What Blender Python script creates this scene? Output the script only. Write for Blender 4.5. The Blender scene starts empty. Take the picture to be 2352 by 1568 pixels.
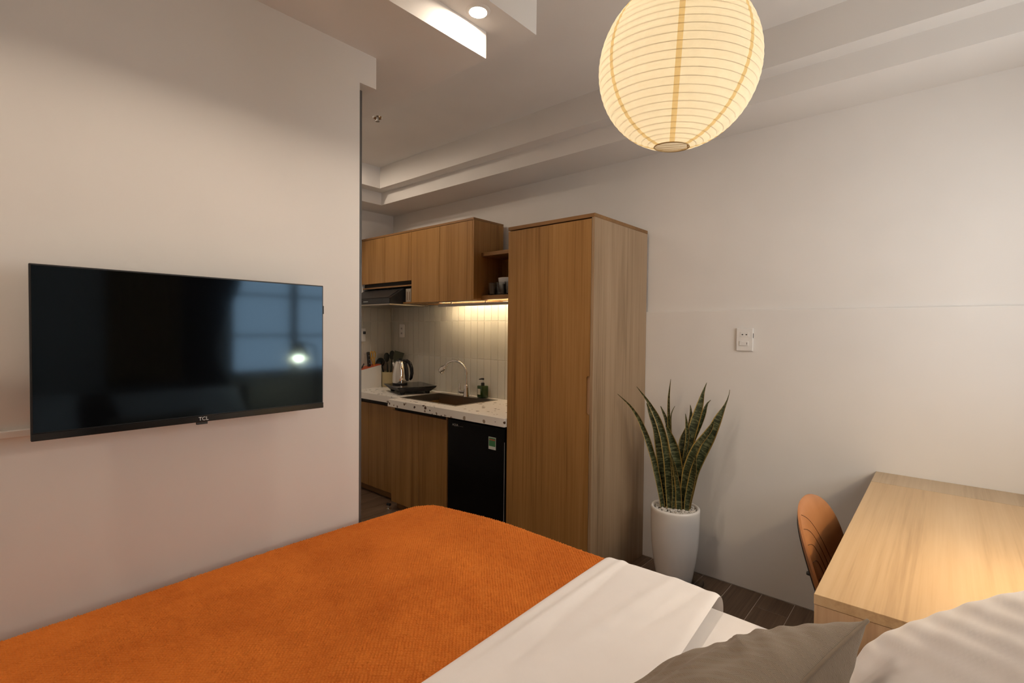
import bpy, bmesh, math, random
import numpy as np
from mathutils import Vector, Matrix

random.seed(7)
rng = np.random.default_rng(7)
scene = bpy.context.scene
COL = scene.collection
PI = math.pi

# ------------------------------------------------------------------ camera, world, exposure
FPX, YAW, PITCH, ROLL, CAMH = 1142.2, 0.71701, 0.02288, 0.00966, 1.39
W_IMG, H_IMG = 2352, 1568


def cam_axes():
    a, p, r = YAW, PITCH, ROLL
    f = Vector((-math.sin(a) * math.cos(p), math.cos(a) * math.cos(p), -math.sin(p)))
    rt = Vector((math.cos(a), math.sin(a), 0))
    up = rt.cross(f)
    r2 = math.cos(r) * rt + math.sin(r) * up
    u2 = -math.sin(r) * rt + math.cos(r) * up
    return r2, u2, f


CR, CU, CF = cam_axes()
cd = bpy.data.cameras.new('camera')
cam = bpy.data.objects.new('camera', cd)
COL.objects.link(cam)
cam.matrix_world = Matrix(((CR.x, CU.x, -CF.x, 0), (CR.y, CU.y, -CF.y, 0), (CR.z, CU.z, -CF.z, CAMH), (0, 0, 0, 1)))
cd.sensor_width = 36.0
cd.sensor_fit = 'HORIZONTAL'
cd.lens = 36.0 * FPX / W_IMG
cd.clip_start = 0.02
scene.camera = cam

world = bpy.data.worlds.new('World')
scene.world = world
world.use_nodes = True
bg = world.node_tree.nodes['Background']
bg.inputs[0].default_value = (1.0, 0.945, 0.90, 1)
bg.inputs[1].default_value = 6.8

scene.view_settings.view_transform = 'Standard'
scene.view_settings.look = 'None'
scene.view_settings.gamma = 1.0
scene.view_settings.use_curve_mapping = False
scene.view_settings.exposure = 0.0
scene.cycles.use_denoising = True
scene.cycles.use_adaptive_sampling = True
scene.cycles.adaptive_threshold = 0.05
scene.cycles.adaptive_min_samples = 16
scene.cycles.max_bounces = 7
scene.cycles.diffuse_bounces = 4
scene.cycles.glossy_bounces = 3
scene.cycles.transmission_bounces = 6
scene.cycles.transparent_max_bounces = 6
scene.cycles.caustics_reflective = False
scene.cycles.caustics_refractive = False
scene.cycles.sample_clamp_indirect = 6.0

DOWNLIGHT_L = 560.0
LED_L = 56.0
LANTERN_W = 3.1
LAMP_W = 11.0

# room dimensions (metres); camera stands at x = y = 0
XT = -1.74      # television wall
YR = 2.85       # long right wall
XK = -4.03      # kitchen end wall
XH = 0.62       # wall behind the desk and the bed's head
YB = -0.95      # wall on the near side of the bed
ZC = 2.75       # ceiling
YE = 1.08       # free end of the television wall

# ------------------------------------------------------------------ helpers


class MB:
    """collects shapes; every shape is given in world coordinates"""

    def __init__(self):
        self.v = []
        self.f = []
        self.uv = None

    def add(self, verts, faces):
        o = len(self.v)
        self.v.extend([tuple(p) for p in verts])
        self.f.extend([tuple(i + o for i in fc) for fc in faces])
        return self

    def from_bm(self, bm):
        bm.verts.index_update()
        self.add([v.co[:] for v in bm.verts], [[v.index for v in f.verts] for f in bm.faces])
        bm.free()
        return self

    def box(self, x0, x1, y0, y1, z0, z1, r=0.0, seg=2, rot=None):
        bm = bmesh.new()
        bmesh.ops.create_cube(bm, size=1.0)
        for v in bm.verts:
            v.co = Vector(((v.co.x) * (x1 - x0), (v.co.y) * (y1 - y0), (v.co.z) * (z1 - z0)))
        if r > 0:
            bmesh.ops.bevel(bm, geom=list(bm.edges), offset=r, segments=seg, profile=0.5, affect='EDGES', clamp_overlap=True)
        c = Vector(((x0 + x1) / 2, (y0 + y1) / 2, (z0 + z1) / 2))
        if rot is not None:
            for v in bm.verts:
                v.co = rot @ v.co
        for v in bm.verts:
            v.co += c
        return self.from_bm(bm)

    def lathe(self, prof, c=(0, 0, 0), seg=32, cap0=False, cap1=False, sx=1.0, sy=1.0, M=None):
        """prof: list of (r, z)"""
        vs, fs = [], []
        n = len(prof)
        for (r, z) in prof:
            for k in range(seg):
                a = 2 * PI * k / seg
                vs.append(Vector((r * math.cos(a) * sx, r * math.sin(a) * sy, z)))
        for i in range(n - 1):
            for k in range(seg):
                k2 = (k + 1) % seg
                fs.append((i * seg + k, i * seg + k2, (i + 1) * seg + k2, (i + 1) * seg + k))
        if cap0:
            fs.append(tuple(reversed(range(seg))))
        if cap1:
            fs.append(tuple((n - 1) * seg + k for k in range(seg)))
        if M is not None:
            vs = [M @ v for v in vs]
        vs = [v + Vector(c) for v in vs]
        return self.add(vs, fs)

    def tube(self, pts, r, seg=10, caps=True):
        pts = [Vector(p) for p in pts]
        n = len(pts)
        rs = r if isinstance(r, (list, tuple)) else [r] * n
        vs, fs = [], []
        prev = None
        for i, p in enumerate(pts):
            if i == 0:
                t = pts[1] - pts[0]
            elif i == n - 1:
                t = pts[-1] - pts[-2]
            else:
                t = (pts[i + 1] - pts[i]).normalized() + (pts[i] - pts[i - 1]).normalized()
            t.normalize()
            if prev is None:
                ref = Vector((0, 0, 1)) if abs(t.z) < 0.9 else Vector((1, 0, 0))
                u = t.cross(ref).normalized()
            else:
                u = (prev - t * prev.dot(t)).normalized()
            prev = u
            w = t.cross(u)
            for k in range(seg):
                a = 2 * PI * k / seg
                vs.append(p + (u * math.cos(a) + w * math.sin(a)) * rs[i])
        for i in range(n - 1):
            for k in range(seg):
                k2 = (k + 1) % seg
                fs.append((i * seg + k, i * seg + k2, (i + 1) * seg + k2, (i + 1) * seg + k))
        if caps:
            fs.append(tuple(reversed(range(seg))))
            fs.append(tuple((n - 1) * seg + k for k in range(seg)))
        return self.add(vs, fs)

    def prism(self, poly, axis, a0, a1):
        """poly: 2D points in the plane of the two other axes (cyclic order), extruded along axis"""
        n = len(poly)

        def mk(p, a):
            if axis == 'x':
                return (a, p[0], p[1])
            if axis == 'y':
                return (p[0], a, p[1])
            return (p[0], p[1], a)
        vs = [mk(p, a0) for p in poly] + [mk(p, a1) for p in poly]
        fs = [tuple(range(n)), tuple(reversed(range(n, 2 * n)))]
        for i in range(n):
            j = (i + 1) % n
            fs.append((i, i + n, j + n, j))
        return self.add(vs, fs)


def finish_mesh(name, verts, faces, smooth=None, uv=None):
    me = bpy.data.meshes.new(name)
    me.from_pydata([tuple(v) for v in verts], [], [tuple(f) for f in faces])
    bm = bmesh.new()
    bm.from_mesh(me)
    bmesh.ops.recalc_face_normals(bm, faces=bm.faces)
    bm.to_mesh(me)
    bm.free()
    if smooth is not None:
        me.shade_smooth()
        if smooth < 180:
            me.set_sharp_from_angle(angle=math.radians(smooth))
    if uv is not None:
        l = me.uv_layers.new(name='UVMap')
        for lp in me.loops:
            l.data[lp.index].uv = uv[lp.vertex_index]
    return me


def wloc(o):
    p = Vector((0, 0, 0))
    while o is not None:
        p += o.location
        o = o.parent
    return p


def obj(name, mb, m, parent=None, smooth=None, base=None, local=False, uv=None):
    """one mesh object; mb in world coordinates (or in the parent's, local=True)"""
    if parent is not None and not local:
        off = wloc(parent)
    else:
        off = Vector((0, 0, 0))
    if base is not None:
        off2 = Vector(base)
    else:
        off2 = off
    vs = [Vector(v) - off2 for v in mb.v]
    me = finish_mesh(name, vs, mb.f, smooth, uv)
    me.materials.append(m)
    o = bpy.data.objects.new(name, me)
    COL.objects.link(o)
    if parent is not None:
        o.parent = parent
    o.location = off2 - off
    return o


def thing(name, label, cat, loc=(0, 0, 0), group=None):
    o = bpy.data.objects.new(name, None)
    o.empty_display_size = 0.05
    COL.objects.link(o)
    o.location = loc
    o['label'] = label
    o['category'] = cat
    if group:
        o['group'] = group
    return o


def tag(o, label, cat, group=None):
    o['label'] = label
    o['category'] = cat
    if group:
        o['group'] = group
    return o


def struct(name, mb, m, label=None, parent=None, smooth=None):
    o = obj(name, mb, m, parent, smooth)
    if parent is None:
        o['kind'] = 'structure'
    if label:
        o['label'] = label
    return o


def inst(name, src, parent, loc, label=None):
    o = bpy.data.objects.new(name, src.data)
    COL.objects.link(o)
    o.parent = parent
    o.location = loc
    return o


def text_part(name, txt, size, m, parent, M, extrude=0.0004):
    cu = bpy.data.curves.new(name, 'FONT')
    cu.body = txt
    cu.size = size
    cu.extrude = extrude
    cu.align_x = 'CENTER'
    cu.align_y = 'CENTER'
    t = bpy.data.objects.new(name + '_tmp', cu)
    COL.objects.link(t)
    dg = bpy.context.evaluated_depsgraph_get()
    me = bpy.data.meshes.new_from_object(t.evaluated_get(dg))
    bpy.data.objects.remove(t)
    bpy.data.curves.remove(cu)
    me.transform(Matrix.Translation(-wloc(parent)) @ M)
    me.materials.clear()
    me.materials.append(m)
    o = bpy.data.objects.new(name, me)
    COL.objects.link(o)
    o.parent = parent
    return o


# ------------------------------------------------------------------ materials


def srgb(r, g, b):
    f = lambda c: (c / 255 / 12.92) if c / 255 <= 0.04045 else ((c / 255 + 0.055) / 1.055) ** 2.4
    return (f(r), f(g), f(b), 1)


class NT:
    def __init__(self, name):
        self.m = bpy.data.materials.new(name)
        self.m.use_nodes = True
        self.t = self.m.node_tree
        self.b = self.t.nodes['Principled BSDF']
        self.out = self.t.nodes['Material Output']

    def n(self, typ, **kw):
        nd = self.t.nodes.new(typ)
        for k, v in kw.items():
            if k.startswith('i_'):
                key = k[2:]
                key = int(key) if key.isdigit() else key.replace('_', ' ')
                nd.inputs[key].default_value = v
            else:
                setattr(nd, k, v)
        return nd

    def l(self, a, ao, b, bi):
        self.t.links.new(a.outputs[ao], b.inputs[bi])

    def coord(self, scale=(1, 1, 1), rnd=0.0, kind='Object'):
        tc = self.n('ShaderNodeTexCoord')
        mp = self.n('ShaderNodeMapping')
        mp.inputs['Scale'].default_value = scale
        self.l(tc, kind, mp, 'Vector')
        if rnd:
            oi = self.n('ShaderNodeObjectInfo')
            mu = self.n('ShaderNodeMath', operation='MULTIPLY')
            mu.inputs[1].default_value = rnd
            self.l(oi, 'Random', mu, 0)
            cb = self.n('ShaderNodeCombineXYZ')
            for i in range(3):
                self.l(mu, 0, cb, i)
            self.l(cb, 0, mp, 'Location')
        return mp

    def ramp(self, stops):
        r = self.n('ShaderNodeValToRGB')
        e = r.color_ramp.elements
        while len(e) < len(stops):
            e.new(0.5)
        for k, (p, c) in enumerate(stops):
            e[k].position = p
            e[k].color = c
        return r

    def bump(self, src, so, strength, dist=0.01):
        bp = self.n('ShaderNodeBump')
        bp.inputs['Strength'].default_value = strength
        bp.inputs['Distance'].default_value = dist
        self.l(src, so, bp, 'Height')
        self.l(bp, 0, self.b, 'Normal')
        return bp


def plain(name, col, rough=0.5, metal=0.0, spec=0.5, coat=0.0):
    t = NT(name)
    t.b.inputs['Base Color'].default_value = col
    t.b.inputs['Roughness'].default_value = rough
    t.b.inputs['Metallic'].default_value = metal
    t.b.inputs['Specular IOR Level'].default_value = spec
    t.b.inputs['Coat Weight'].default_value = coat
    # faint procedural variation of the gloss
    mp = t.coord((30, 30, 30))
    nz = t.n('ShaderNodeTexNoise', i_Scale=1.0, i_Detail=2.0)
    t.l(mp, 0, nz, 'Vector')
    mr = t.n('ShaderNodeMapRange')
    mr.inputs['To Min'].default_value = max(0.0, rough - 0.03)
    mr.inputs['To Max'].default_value = min(1.0, rough + 0.03)
    t.l(nz, 0, mr, 'Value')
    t.l(mr, 0, t.b, 'Roughness')
    return t.m


def paint(name, col, bump=0.08):
    t = NT(name)
    mp = t.coord((1, 1, 1))
    nz = t.n('ShaderNodeTexNoise', i_Scale=2.2, i_Detail=2.0, i_Roughness=0.6)
    t.l(mp, 0, nz, 'Vector')
    c2 = tuple(c * 0.95 for c in col[:3]) + (1,)
    rp = t.ramp([(0.3, c2), (0.7, col)])
    t.l(nz, 0, rp, 0)
    t.l(rp, 0, t.b, 'Base Color')
    t.b.inputs['Roughness'].default_value = 0.62
    t.b.inputs['Specular IOR Level'].default_value = 0.25
    return t.m


def wood(name, dark, mid, light, axis=2, rough=0.42, scale=1.0, bump=0.05):
    t = NT(name)
    s1 = [11.0 * scale] * 3
    s1[axis] = 0.55 * scale
    s2 = [95.0 * scale] * 3
    s2[axis] = 1.6 * scale
    m1 = t.coord(tuple(s1), rnd=20.0)
    m2 = t.coord(tuple(s2), rnd=31.0)
    n1 = t.n('ShaderNodeTexNoise', i_Scale=1.0, i_Detail=5.0, i_Roughness=0.62, i_Distortion=0.55)
    n2 = t.n('ShaderNodeTexNoise', i_Scale=1.0, i_Detail=3.0, i_Roughness=0.6, i_Distortion=0.2)
    t.l(m1, 0, n1, 'Vector')
    t.l(m2, 0, n2, 'Vector')
    mx = t.n('ShaderNodeMix', data_type='FLOAT')
    mx.inputs[0].default_value = 0.42
    t.l(n1, 0, mx, 2)
    t.l(n2, 0, mx, 3)
    rp = t.ramp([(0.30, dark), (0.47, mid), (0.70, light)])
    t.l(mx, 0, rp, 0)
    t.l(rp, 0, t.b, 'Base Color')
    t.b.inputs['Roughness'].default_value = rough
    t.b.inputs['Specular IOR Level'].default_value = 0.35
    t.bump(n2, 0, bump, 0.002)
    return t.m


M = {}
M['wall'] = paint('wall_paint', (0.80, 0.765, 0.725, 1))
M['ceil'] = paint('ceiling_paint', (0.80, 0.77, 0.735, 1))
M['oak'] = wood('oak_laminate', (0.165, 0.074, 0.018, 1), (0.320, 0.160, 0.046, 1), (0.43, 0.235, 0.080, 1), 2)
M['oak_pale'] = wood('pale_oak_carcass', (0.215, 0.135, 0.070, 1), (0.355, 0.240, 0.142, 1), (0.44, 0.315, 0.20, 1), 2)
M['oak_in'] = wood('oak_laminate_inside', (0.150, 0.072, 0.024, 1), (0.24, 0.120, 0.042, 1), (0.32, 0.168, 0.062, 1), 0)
M['desk'] = wood('pale_oak_desk', (0.37, 0.235, 0.115, 1), (0.52, 0.345, 0.18, 1), (0.60, 0.42, 0.24, 1), 1, rough=0.38, scale=0.8)
M['desk_v'] = wood('pale_oak_panel', (0.36, 0.215, 0.115, 1), (0.50, 0.32, 0.18, 1), (0.57, 0.385, 0.23, 1), 2, rough=0.4)
M['bedwood'] = wood('bed_wood', (0.20, 0.11, 0.05, 1), (0.33, 0.19, 0.09, 1), (0.42, 0.26, 0.13, 1), 0)
M['black'] = plain('black_gloss', (0.006, 0.006, 0.007, 1), 0.16)
M['fridge'] = plain('black_fridge', (0.0025, 0.0025, 0.003, 1), 0.22, spec=0.18)
M['blackm'] = plain('black_matte', (0.014, 0.013, 0.013, 1), 0.5)
M['silver'] = plain('silver_print', (0.62, 0.62, 0.62, 1), 0.35, metal=0.4)
M['alu'] = plain('brushed_aluminium', (0.42, 0.40, 0.37, 1), 0.38, metal=1.0)
M['alud'] = plain('dark_grey_aluminium', (0.085, 0.078, 0.072, 1), 0.45)
M['chrome'] = plain('chrome', (0.80, 0.78, 0.74, 1), 0.09, metal=1.0)
M['steel'] = plain('stainless_steel', (0.42, 0.385, 0.33, 1), 0.30, metal=1.0)
M['white_pl'] = plain('white_plastic', (0.80, 0.775, 0.74, 1), 0.32)
M['dark_hole'] = plain('socket_hole', (0.03, 0.025, 0.02, 1), 0.6)
M['pot'] = plain('white_glazed_ceramic', (0.84, 0.81, 0.775, 1), 0.22)
M['china'] = plain('white_china', (0.75, 0.73, 0.70, 1), 0.25)
M['recess'] = plain('dark_recess', (0.02, 0.014, 0.009, 1), 0.7)
M['grout'] = paint('white_grout', (0.74, 0.70, 0.62, 1))
M['fgrout'] = paint('floor_grout', (0.60, 0.53, 0.46, 1))
M['beige_pl'] = plain('beige_ceramic', (0.50, 0.42, 0.24, 1), 0.45)
M['utensil'] = plain('dark_green_silicone', (0.020, 0.022, 0.016, 1), 0.55)
M['utensil2'] = plain('grey_green_silicone', (0.055, 0.065, 0.042, 1), 0.55)
M['red'] = plain('red_plastic', (0.50, 0.085, 0.03, 1), 0.45)
M['yellow'] = plain('yellow_plastic', (0.62, 0.33, 0.03, 1), 0.4)
M['stickw'] = plain('sticker_white', (0.62, 0.65, 0.60, 1), 0.5)
M['stickg'] = plain('sticker_green', (0.05, 0.22, 0.085, 1), 0.5)
M['stickr'] = plain('sticker_red', (0.55, 0.08, 0.06, 1), 0.5)
M['paperl'] = plain('bottle_label', (0.62, 0.55, 0.42, 1), 0.6)
M['pebble'] = plain('white_pebble', (0.62, 0.58, 0.53, 1), 0.7)
M['soil'] = plain('potting_soil', (0.03, 0.02, 0.012, 1), 0.9)
M['wire'] = plain('lantern_wire', (0.36, 0.24, 0.10, 1), 0.6)
M['headb'] = plain('grey_headboard_fabric', (0.055, 0.046, 0.040, 1), 0.9)


def emit(name, col, s):
    t = NT(name)
    e = t.n('ShaderNodeEmission')
    e.inputs[0].default_value = col
    e.inputs[1].default_value = s
    t.l(e, 0, t.out, 0)
    return t.m


M['dl'] = emit('downlight_emission', (1.0, 0.83, 0.66, 1), DOWNLIGHT_L)
M['led'] = emit('led_strip_emission', (1.0, 0.80, 0.50, 1), LED_L)


def glass(name, col, rough=0.02, ior=1.45):
    t = NT(name)
    t.b.inputs['Base Color'].default_value = col
    t.b.inputs['Transmission Weight'].default_value = 1.0
    t.b.inputs['Roughness'].default_value = rough
    t.b.inputs['IOR'].default_value = ior
    return t.m


M['glass'] = glass('clear_glass', (0.94, 0.95, 0.94, 1))
M['clearpl'] = glass('clear_plastic', (0.85, 0.84, 0.80, 1), 0.18, 1.35)
t = NT('green_bottle_plastic')
t.b.inputs['Base Color'].default_value = (0.035, 0.075, 0.012, 1)
t.b.inputs['Roughness'].default_value = 0.12
t.b.inputs['Transmission Weight'].default_value = 0.35
M['greenb'] = t.m

t = NT('window_pane')
tr = t.n('ShaderNodeBsdfTransparent')
tr.inputs[0].default_value = (0.9, 0.93, 0.95, 1)
gl = t.n('ShaderNodeBsdfGlossy')
gl.inputs['Roughness'].default_value = 0.05
mx = t.n('ShaderNodeMixShader')
mx.inputs[0].default_value = 0.06
t.l(tr, 0, mx, 1)
t.l(gl, 0, mx, 2)
t.l(mx, 0, t.out, 0)
M['pane'] = t.m

# television screen: black glass with a soft reflection
t = NT('tv_screen')
t.b.inputs['Base Color'].default_value = (0.003, 0.003, 0.0035, 1)
t.b.inputs['Roughness'].default_value = 0.08
t.b.inputs['IOR'].default_value = 1.5
t.b.inputs['Specular Tint'].default_value = (0.42, 0.70, 1.0, 1)
M['screen'] = t.m

# terrazzo
t = NT('terrazzo')
mp = t.coord((1, 1, 1))
nz = t.n('ShaderNodeTexNoise', i_Scale=28.0, i_Detail=2.0)
t.l(mp, 0, nz, 'Vector')
add = t.n('ShaderNodeMix', data_type='VECTOR')
add.inputs[0].default_value = 0.022
t.l(mp, 0, add, 4)
t.l(nz, 'Color', add, 5)
vo = t.n('ShaderNodeTexVoronoi', feature='F1', i_Scale=34.0, i_Randomness=1.0)
t.l(add, 1, vo, 'Vector')
sp = t.n('ShaderNodeSeparateColor')
t.l(vo, 'Color', sp, 0)
# chip where the cell is chosen and the distance is below a random size
th = t.n('ShaderNodeMath', operation='MULTIPLY_ADD')
th.inputs[1].default_value = 0.42
th.inputs[2].default_value = 0.05
t.l(sp, 0, th, 0)
lt = t.n('ShaderNodeMath', operation='LESS_THAN')
t.l(vo, 'Distance', lt, 0)
t.l(th, 0, lt, 1)
ch = t.n('ShaderNodeMath', operation='GREATER_THAN')
ch.inputs[1].default_value = 0.68
t.l(sp, 1, ch, 0)
mu = t.n('ShaderNodeMath', operation='MULTIPLY')
t.l(lt, 0, mu, 0)
t.l(ch, 0, mu, 1)
rp = t.ramp([(0.0, (0.045, 0.02, 0.01, 1)), (0.55, (0.10, 0.045, 0.02, 1)), (1.0, (0.42, 0.33, 0.24, 1))])
t.l(sp, 2, rp, 0)
mc = t.n('ShaderNodeMix', data_type='RGBA')
mc.inputs[6].default_value = (0.83, 0.79, 0.73, 1)
t.l(mu, 0, mc, 0)
t.l(rp, 0, mc, 7)
t.l(mc, 2, t.b, 'Base Color')
t.b.inputs['Roughness'].default_value = 0.35
M['terrazzo'] = t.m

# cream glazed wall tile
t = NT('cream_wall_tile')
mp = t.coord((1, 1, 1), rnd=9.0)
nz = t.n('ShaderNodeTexNoise', i_Scale=9.0, i_Detail=2.0)
t.l(mp, 0, nz, 'Vector')
oi = t.n('ShaderNodeObjectInfo')
rp = t.ramp([(0.0, (0.56, 0.53, 0.46, 1)), (1.0, (0.61, 0.58, 0.505, 1))])
t.l(oi, 'Random', rp, 0)
t.l(rp, 0, t.b, 'Base Color')
t.b.inputs['Roughness'].default_value = 0.28
t.bump(nz, 0, 0.15, 0.004)
M['tile'] = t.m

# brown wood-look floor tile, grain along y
M['plank'] = wood('brown_plank_tile', (0.062, 0.037, 0.022, 1), (0.130, 0.082, 0.052, 1), (0.21, 0.140, 0.093, 1), 1, rough=0.36, scale=1.2, bump=0.04)

# fabrics


def fabric(name, c1, c2, weave=900.0, bump=0.25, sheen=0.2, lowbump=0.0):
    t = NT(name)
    mp = t.coord((1, 1, 1))
    nz = t.n('ShaderNodeTexNoise', i_Scale=5.0, i_Detail=5.0, i_Roughness=0.6)
    t.l(mp, 0, nz, 'Vector')
    rp = t.ramp([(0.35, c1), (0.65, c2)])
    t.l(nz, 0, rp, 0)
    t.l(rp, 0, t.b, 'Base Color')
    t.b.inputs['Roughness'].default_value = 0.9
    t.b.inputs['Specular IOR Level'].default_value = 0.1
    t.b.inputs['Sheen Weight'].default_value = sheen
    n2 = t.n('ShaderNodeTexNoise', i_Scale=weave, i_Detail=2.0)
    t.l(mp, 0, n2, 'Vector')
    t.bump(n2, 0, bump, 0.001)
    return t.m


M['linen'] = fabric('white_cotton', (0.83, 0.785, 0.765, 1), (0.87, 0.825, 0.805, 1), 1100.0, 0.15)
M['curtain'] = fabric('dark_curtain', (0.010, 0.011, 0.014, 1), (0.018, 0.018, 0.022, 1), 700.0, 0.2)
M['ochre'] = fabric('ochre_curtain', (0.36, 0.20, 0.05, 1), (0.42, 0.25, 0.07, 1), 700.0, 0.2)

t = NT('orange_knit')
mp = t.coord((1, 1, 1))
nz = t.n('ShaderNodeTexNoise', i_Scale=3.5, i_Detail=6.0, i_Roughness=0.7)
t.l(mp, 0, nz, 'Vector')
rp = t.ramp([(0.3, (0.52, 0.130, 0.020, 1)), (0.7, (0.70, 0.205, 0.034, 1))])
t.l(nz, 0, rp, 0)
t.l(rp, 0, t.b, 'Base Color')
t.b.inputs['Roughness'].default_value = 0.95
t.b.inputs['Specular IOR Level'].default_value = 0.05
t.b.inputs['Sheen Weight'].default_value = 0.25
t.b.inputs['Sheen Tint'].default_value = (1.0, 0.55, 0.2, 1)
n2 = t.n('ShaderNodeTexNoise', i_Scale=1400.0, i_Detail=2.0)
t.l(mp, 0, n2, 'Vector')
t.bump(n2, 0, 0.5, 0.001)
M['knit'] = t.m

# taupe herringbone (uses UV in metres)
t = NT('taupe_herringbone')
uvn = t.n('ShaderNodeUVMap')
sx = t.n('ShaderNodeSeparateXYZ')
t.l(uvn, 0, sx, 0)
# zig-zag: v + |tri(u)|
pp = t.n('ShaderNodeMath', operation='PINGPONG')
pp.inputs[1].default_value = 0.010
t.l(sx, 0, pp, 0)
ad = t.n('ShaderNodeMath', operation='ADD')
t.l(sx, 1, ad, 0)
t.l(pp, 0, ad, 1)
ml = t.n('ShaderNodeMath', operation='MULTIPLY')
ml.inputs[1].default_value = 2 * PI / 0.0027
t.l(ad, 0, ml, 0)
sn = t.n('ShaderNodeMath', operation='SINE')
t.l(ml, 0, sn, 0)
mr = t.n('ShaderNodeMapRange')
mr.inputs['From Min'].default_value = -1
t.l(sn, 0, mr, 'Value')
rp = t.ramp([(0.0, (0.200, 0.150, 0.102, 1)), (1.0, (0.285, 0.220, 0.156, 1))])
t.l(mr, 0, rp, 0)
t.l(rp, 0, t.b, 'Base Color')
t.b.inputs['Roughness'].default_value = 0.9
t.b.inputs['Sheen Weight'].default_value = 0.3
t.bump(mr, 0, 0.35, 0.0015)
M['taupe'] = t.m
M['taupe_p'] = fabric('taupe_piping', (0.20, 0.15, 0.105, 1), (0.27, 0.21, 0.15, 1), 900.0, 0.5)

# tan leather
t = NT('tan_leather')
mp = t.coord((1, 1, 1))
nz = t.n('ShaderNodeTexNoise', i_Scale=6.0, i_Detail=4.0)
t.l(mp, 0, nz, 'Vector')
rp = t.ramp([(0.3, (0.37, 0.145, 0.045, 1)), (0.7, (0.47, 0.195, 0.07, 1))])
t.l(nz, 0, rp, 0)
t.l(rp, 0, t.b, 'Base Color')
t.b.inputs['Roughness'].default_value = 0.42
vo = t.n('ShaderNodeTexVoronoi', i_Scale=420.0)
t.l(mp, 0, vo, 'Vector')
t.bump(vo, 0, 0.12, 0.001)
M['leather'] = t.m
M['stitch'] = plain('dark_stitching', (0.09, 0.035, 0.012, 1), 0.8)

# lantern paper
t = NT('lantern_paper')
tl = t.n('ShaderNodeBsdfTranslucent')
df = t.n('ShaderNodeBsdfDiffuse')
mp = t.coord((1, 1, 1))
nz = t.n('ShaderNodeTexNoise', i_Scale=45.0, i_Detail=5.0, i_Roughness=0.65)
t.l(mp, 0, nz, 'Vector')
rp = t.ramp([(0.3, (0.88, 0.80, 0.62, 1)), (0.7, (0.93, 0.86, 0.69, 1))])
t.l(nz, 0, rp, 0)
t.l(rp, 0, tl, 0)
df.inputs[0].default_value = (0.80, 0.74, 0.62, 1)
mx = t.n('ShaderNodeMixShader')
mx.inputs[0].default_value = 0.35
t.l(tl, 0, mx, 1)
t.l(df, 0, mx, 2)
t.l(mx, 0, t.out, 0)
M['paper'] = t.m
t = NT('lantern_paper_seam')
tl = t.n('ShaderNodeBsdfTransparent')
tl.inputs[0].default_value = (0.90, 0.76, 0.50, 1)
df = t.n('ShaderNodeBsdfDiffuse')
df.inputs[0].default_value = (0.80, 0.70, 0.50, 1)
mx = t.n('ShaderNodeMixShader')
mx.inputs[0].default_value = 0.12
t.l(tl, 0, mx, 1)
t.l(df, 0, mx, 2)
t.l(mx, 0, t.out, 0)
M['seam'] = t.m
M['bulb'] = emit('bulb_emission', (1.0, 0.80, 0.52, 1), 6.0)
M['lampshade'] = plain('lamp_shade_black', (0.02, 0.02, 0.02, 1), 0.4)
M['lampin'] = plain('lamp_shade_inside', (0.75, 0.70, 0.60, 1), 0.5)

# snake plant leaf: UV u across (-1..1 mapped to 0..1), v along
t = NT('snake_plant_leaf')
uvn = t.n('ShaderNodeUVMap')
sx = t.n('ShaderNodeSeparateXYZ')
t.l(uvn, 0, sx, 0)
c0 = t.n('ShaderNodeMath', operation='MULTIPLY_ADD')
c0.inputs[1].default_value = 2.0
c0.inputs[2].default_value = -1.0
t.l(sx, 0, c0, 0)
ab = t.n('ShaderNodeMath', operation='ABSOLUTE')
t.l(c0, 0, ab, 0)
mp = t.n('ShaderNodeMapping')
mp.inputs['Scale'].default_value = (1.1, 62.0, 1.0)
t.l(uvn, 0, mp, 'Vector')
oi = t.n('ShaderNodeObjectInfo')
cb = t.n('ShaderNodeCombineXYZ')
m7 = t.n('ShaderNodeMath', operation='MULTIPLY')
m7.inputs[1].default_value = 17.0
t.l(oi, 'Random', m7, 0)
t.l(m7, 0, cb, 0)
t.l(m7, 0, cb, 1)
t.l(cb, 0, mp, 'Location')
nz = t.n('ShaderNodeTexNoise', i_Scale=1.0, i_Detail=3.0, i_Roughness=0.62, i_Distortion=0.9)
t.l(mp, 0, nz, 'Vector')
rp = t.ramp([(0.38, (0.012, 0.018, 0.006, 1)), (0.50, (0.040, 0.052, 0.018, 1)), (0.60, (0.15, 0.155, 0.072, 1))])
t.l(nz, 0, rp, 0)
n3 = t.n('ShaderNodeTexNoise', i_Scale=14.0)
t.l(uvn, 0, n3, 'Vector')
ed = t.n('ShaderNodeMath', operation='MULTIPLY_ADD')
ed.inputs[1].default_value = 0.14
t.l(n3, 0, ed, 0)
t.l(ab, 0, ed, 2)
gt = t.n('ShaderNodeMapRange')
gt.inputs['From Min'].default_value = 0.83
gt.inputs['From Max'].default_value = 0.89
t.l(ed, 0, gt, 'Value')
mc = t.n('ShaderNodeMix', data_type='RGBA')
mc.inputs[7].default_value = (0.36, 0.235, 0.055, 1)
t.l(gt, 0, mc, 0)
t.l(rp, 0, mc, 6)
t.l(mc, 2, t.b, 'Base Color')
t.b.inputs['Roughness'].default_value = 0.42
M['leaf'] = t.m

# ------------------------------------------------------------------ pixel -> world helper (layout measuring only)


def ray(u, v):
    return CR * ((u - W_IMG / 2) / FPX) - CU * ((v - H_IMG / 2) / FPX) + CF


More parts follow.
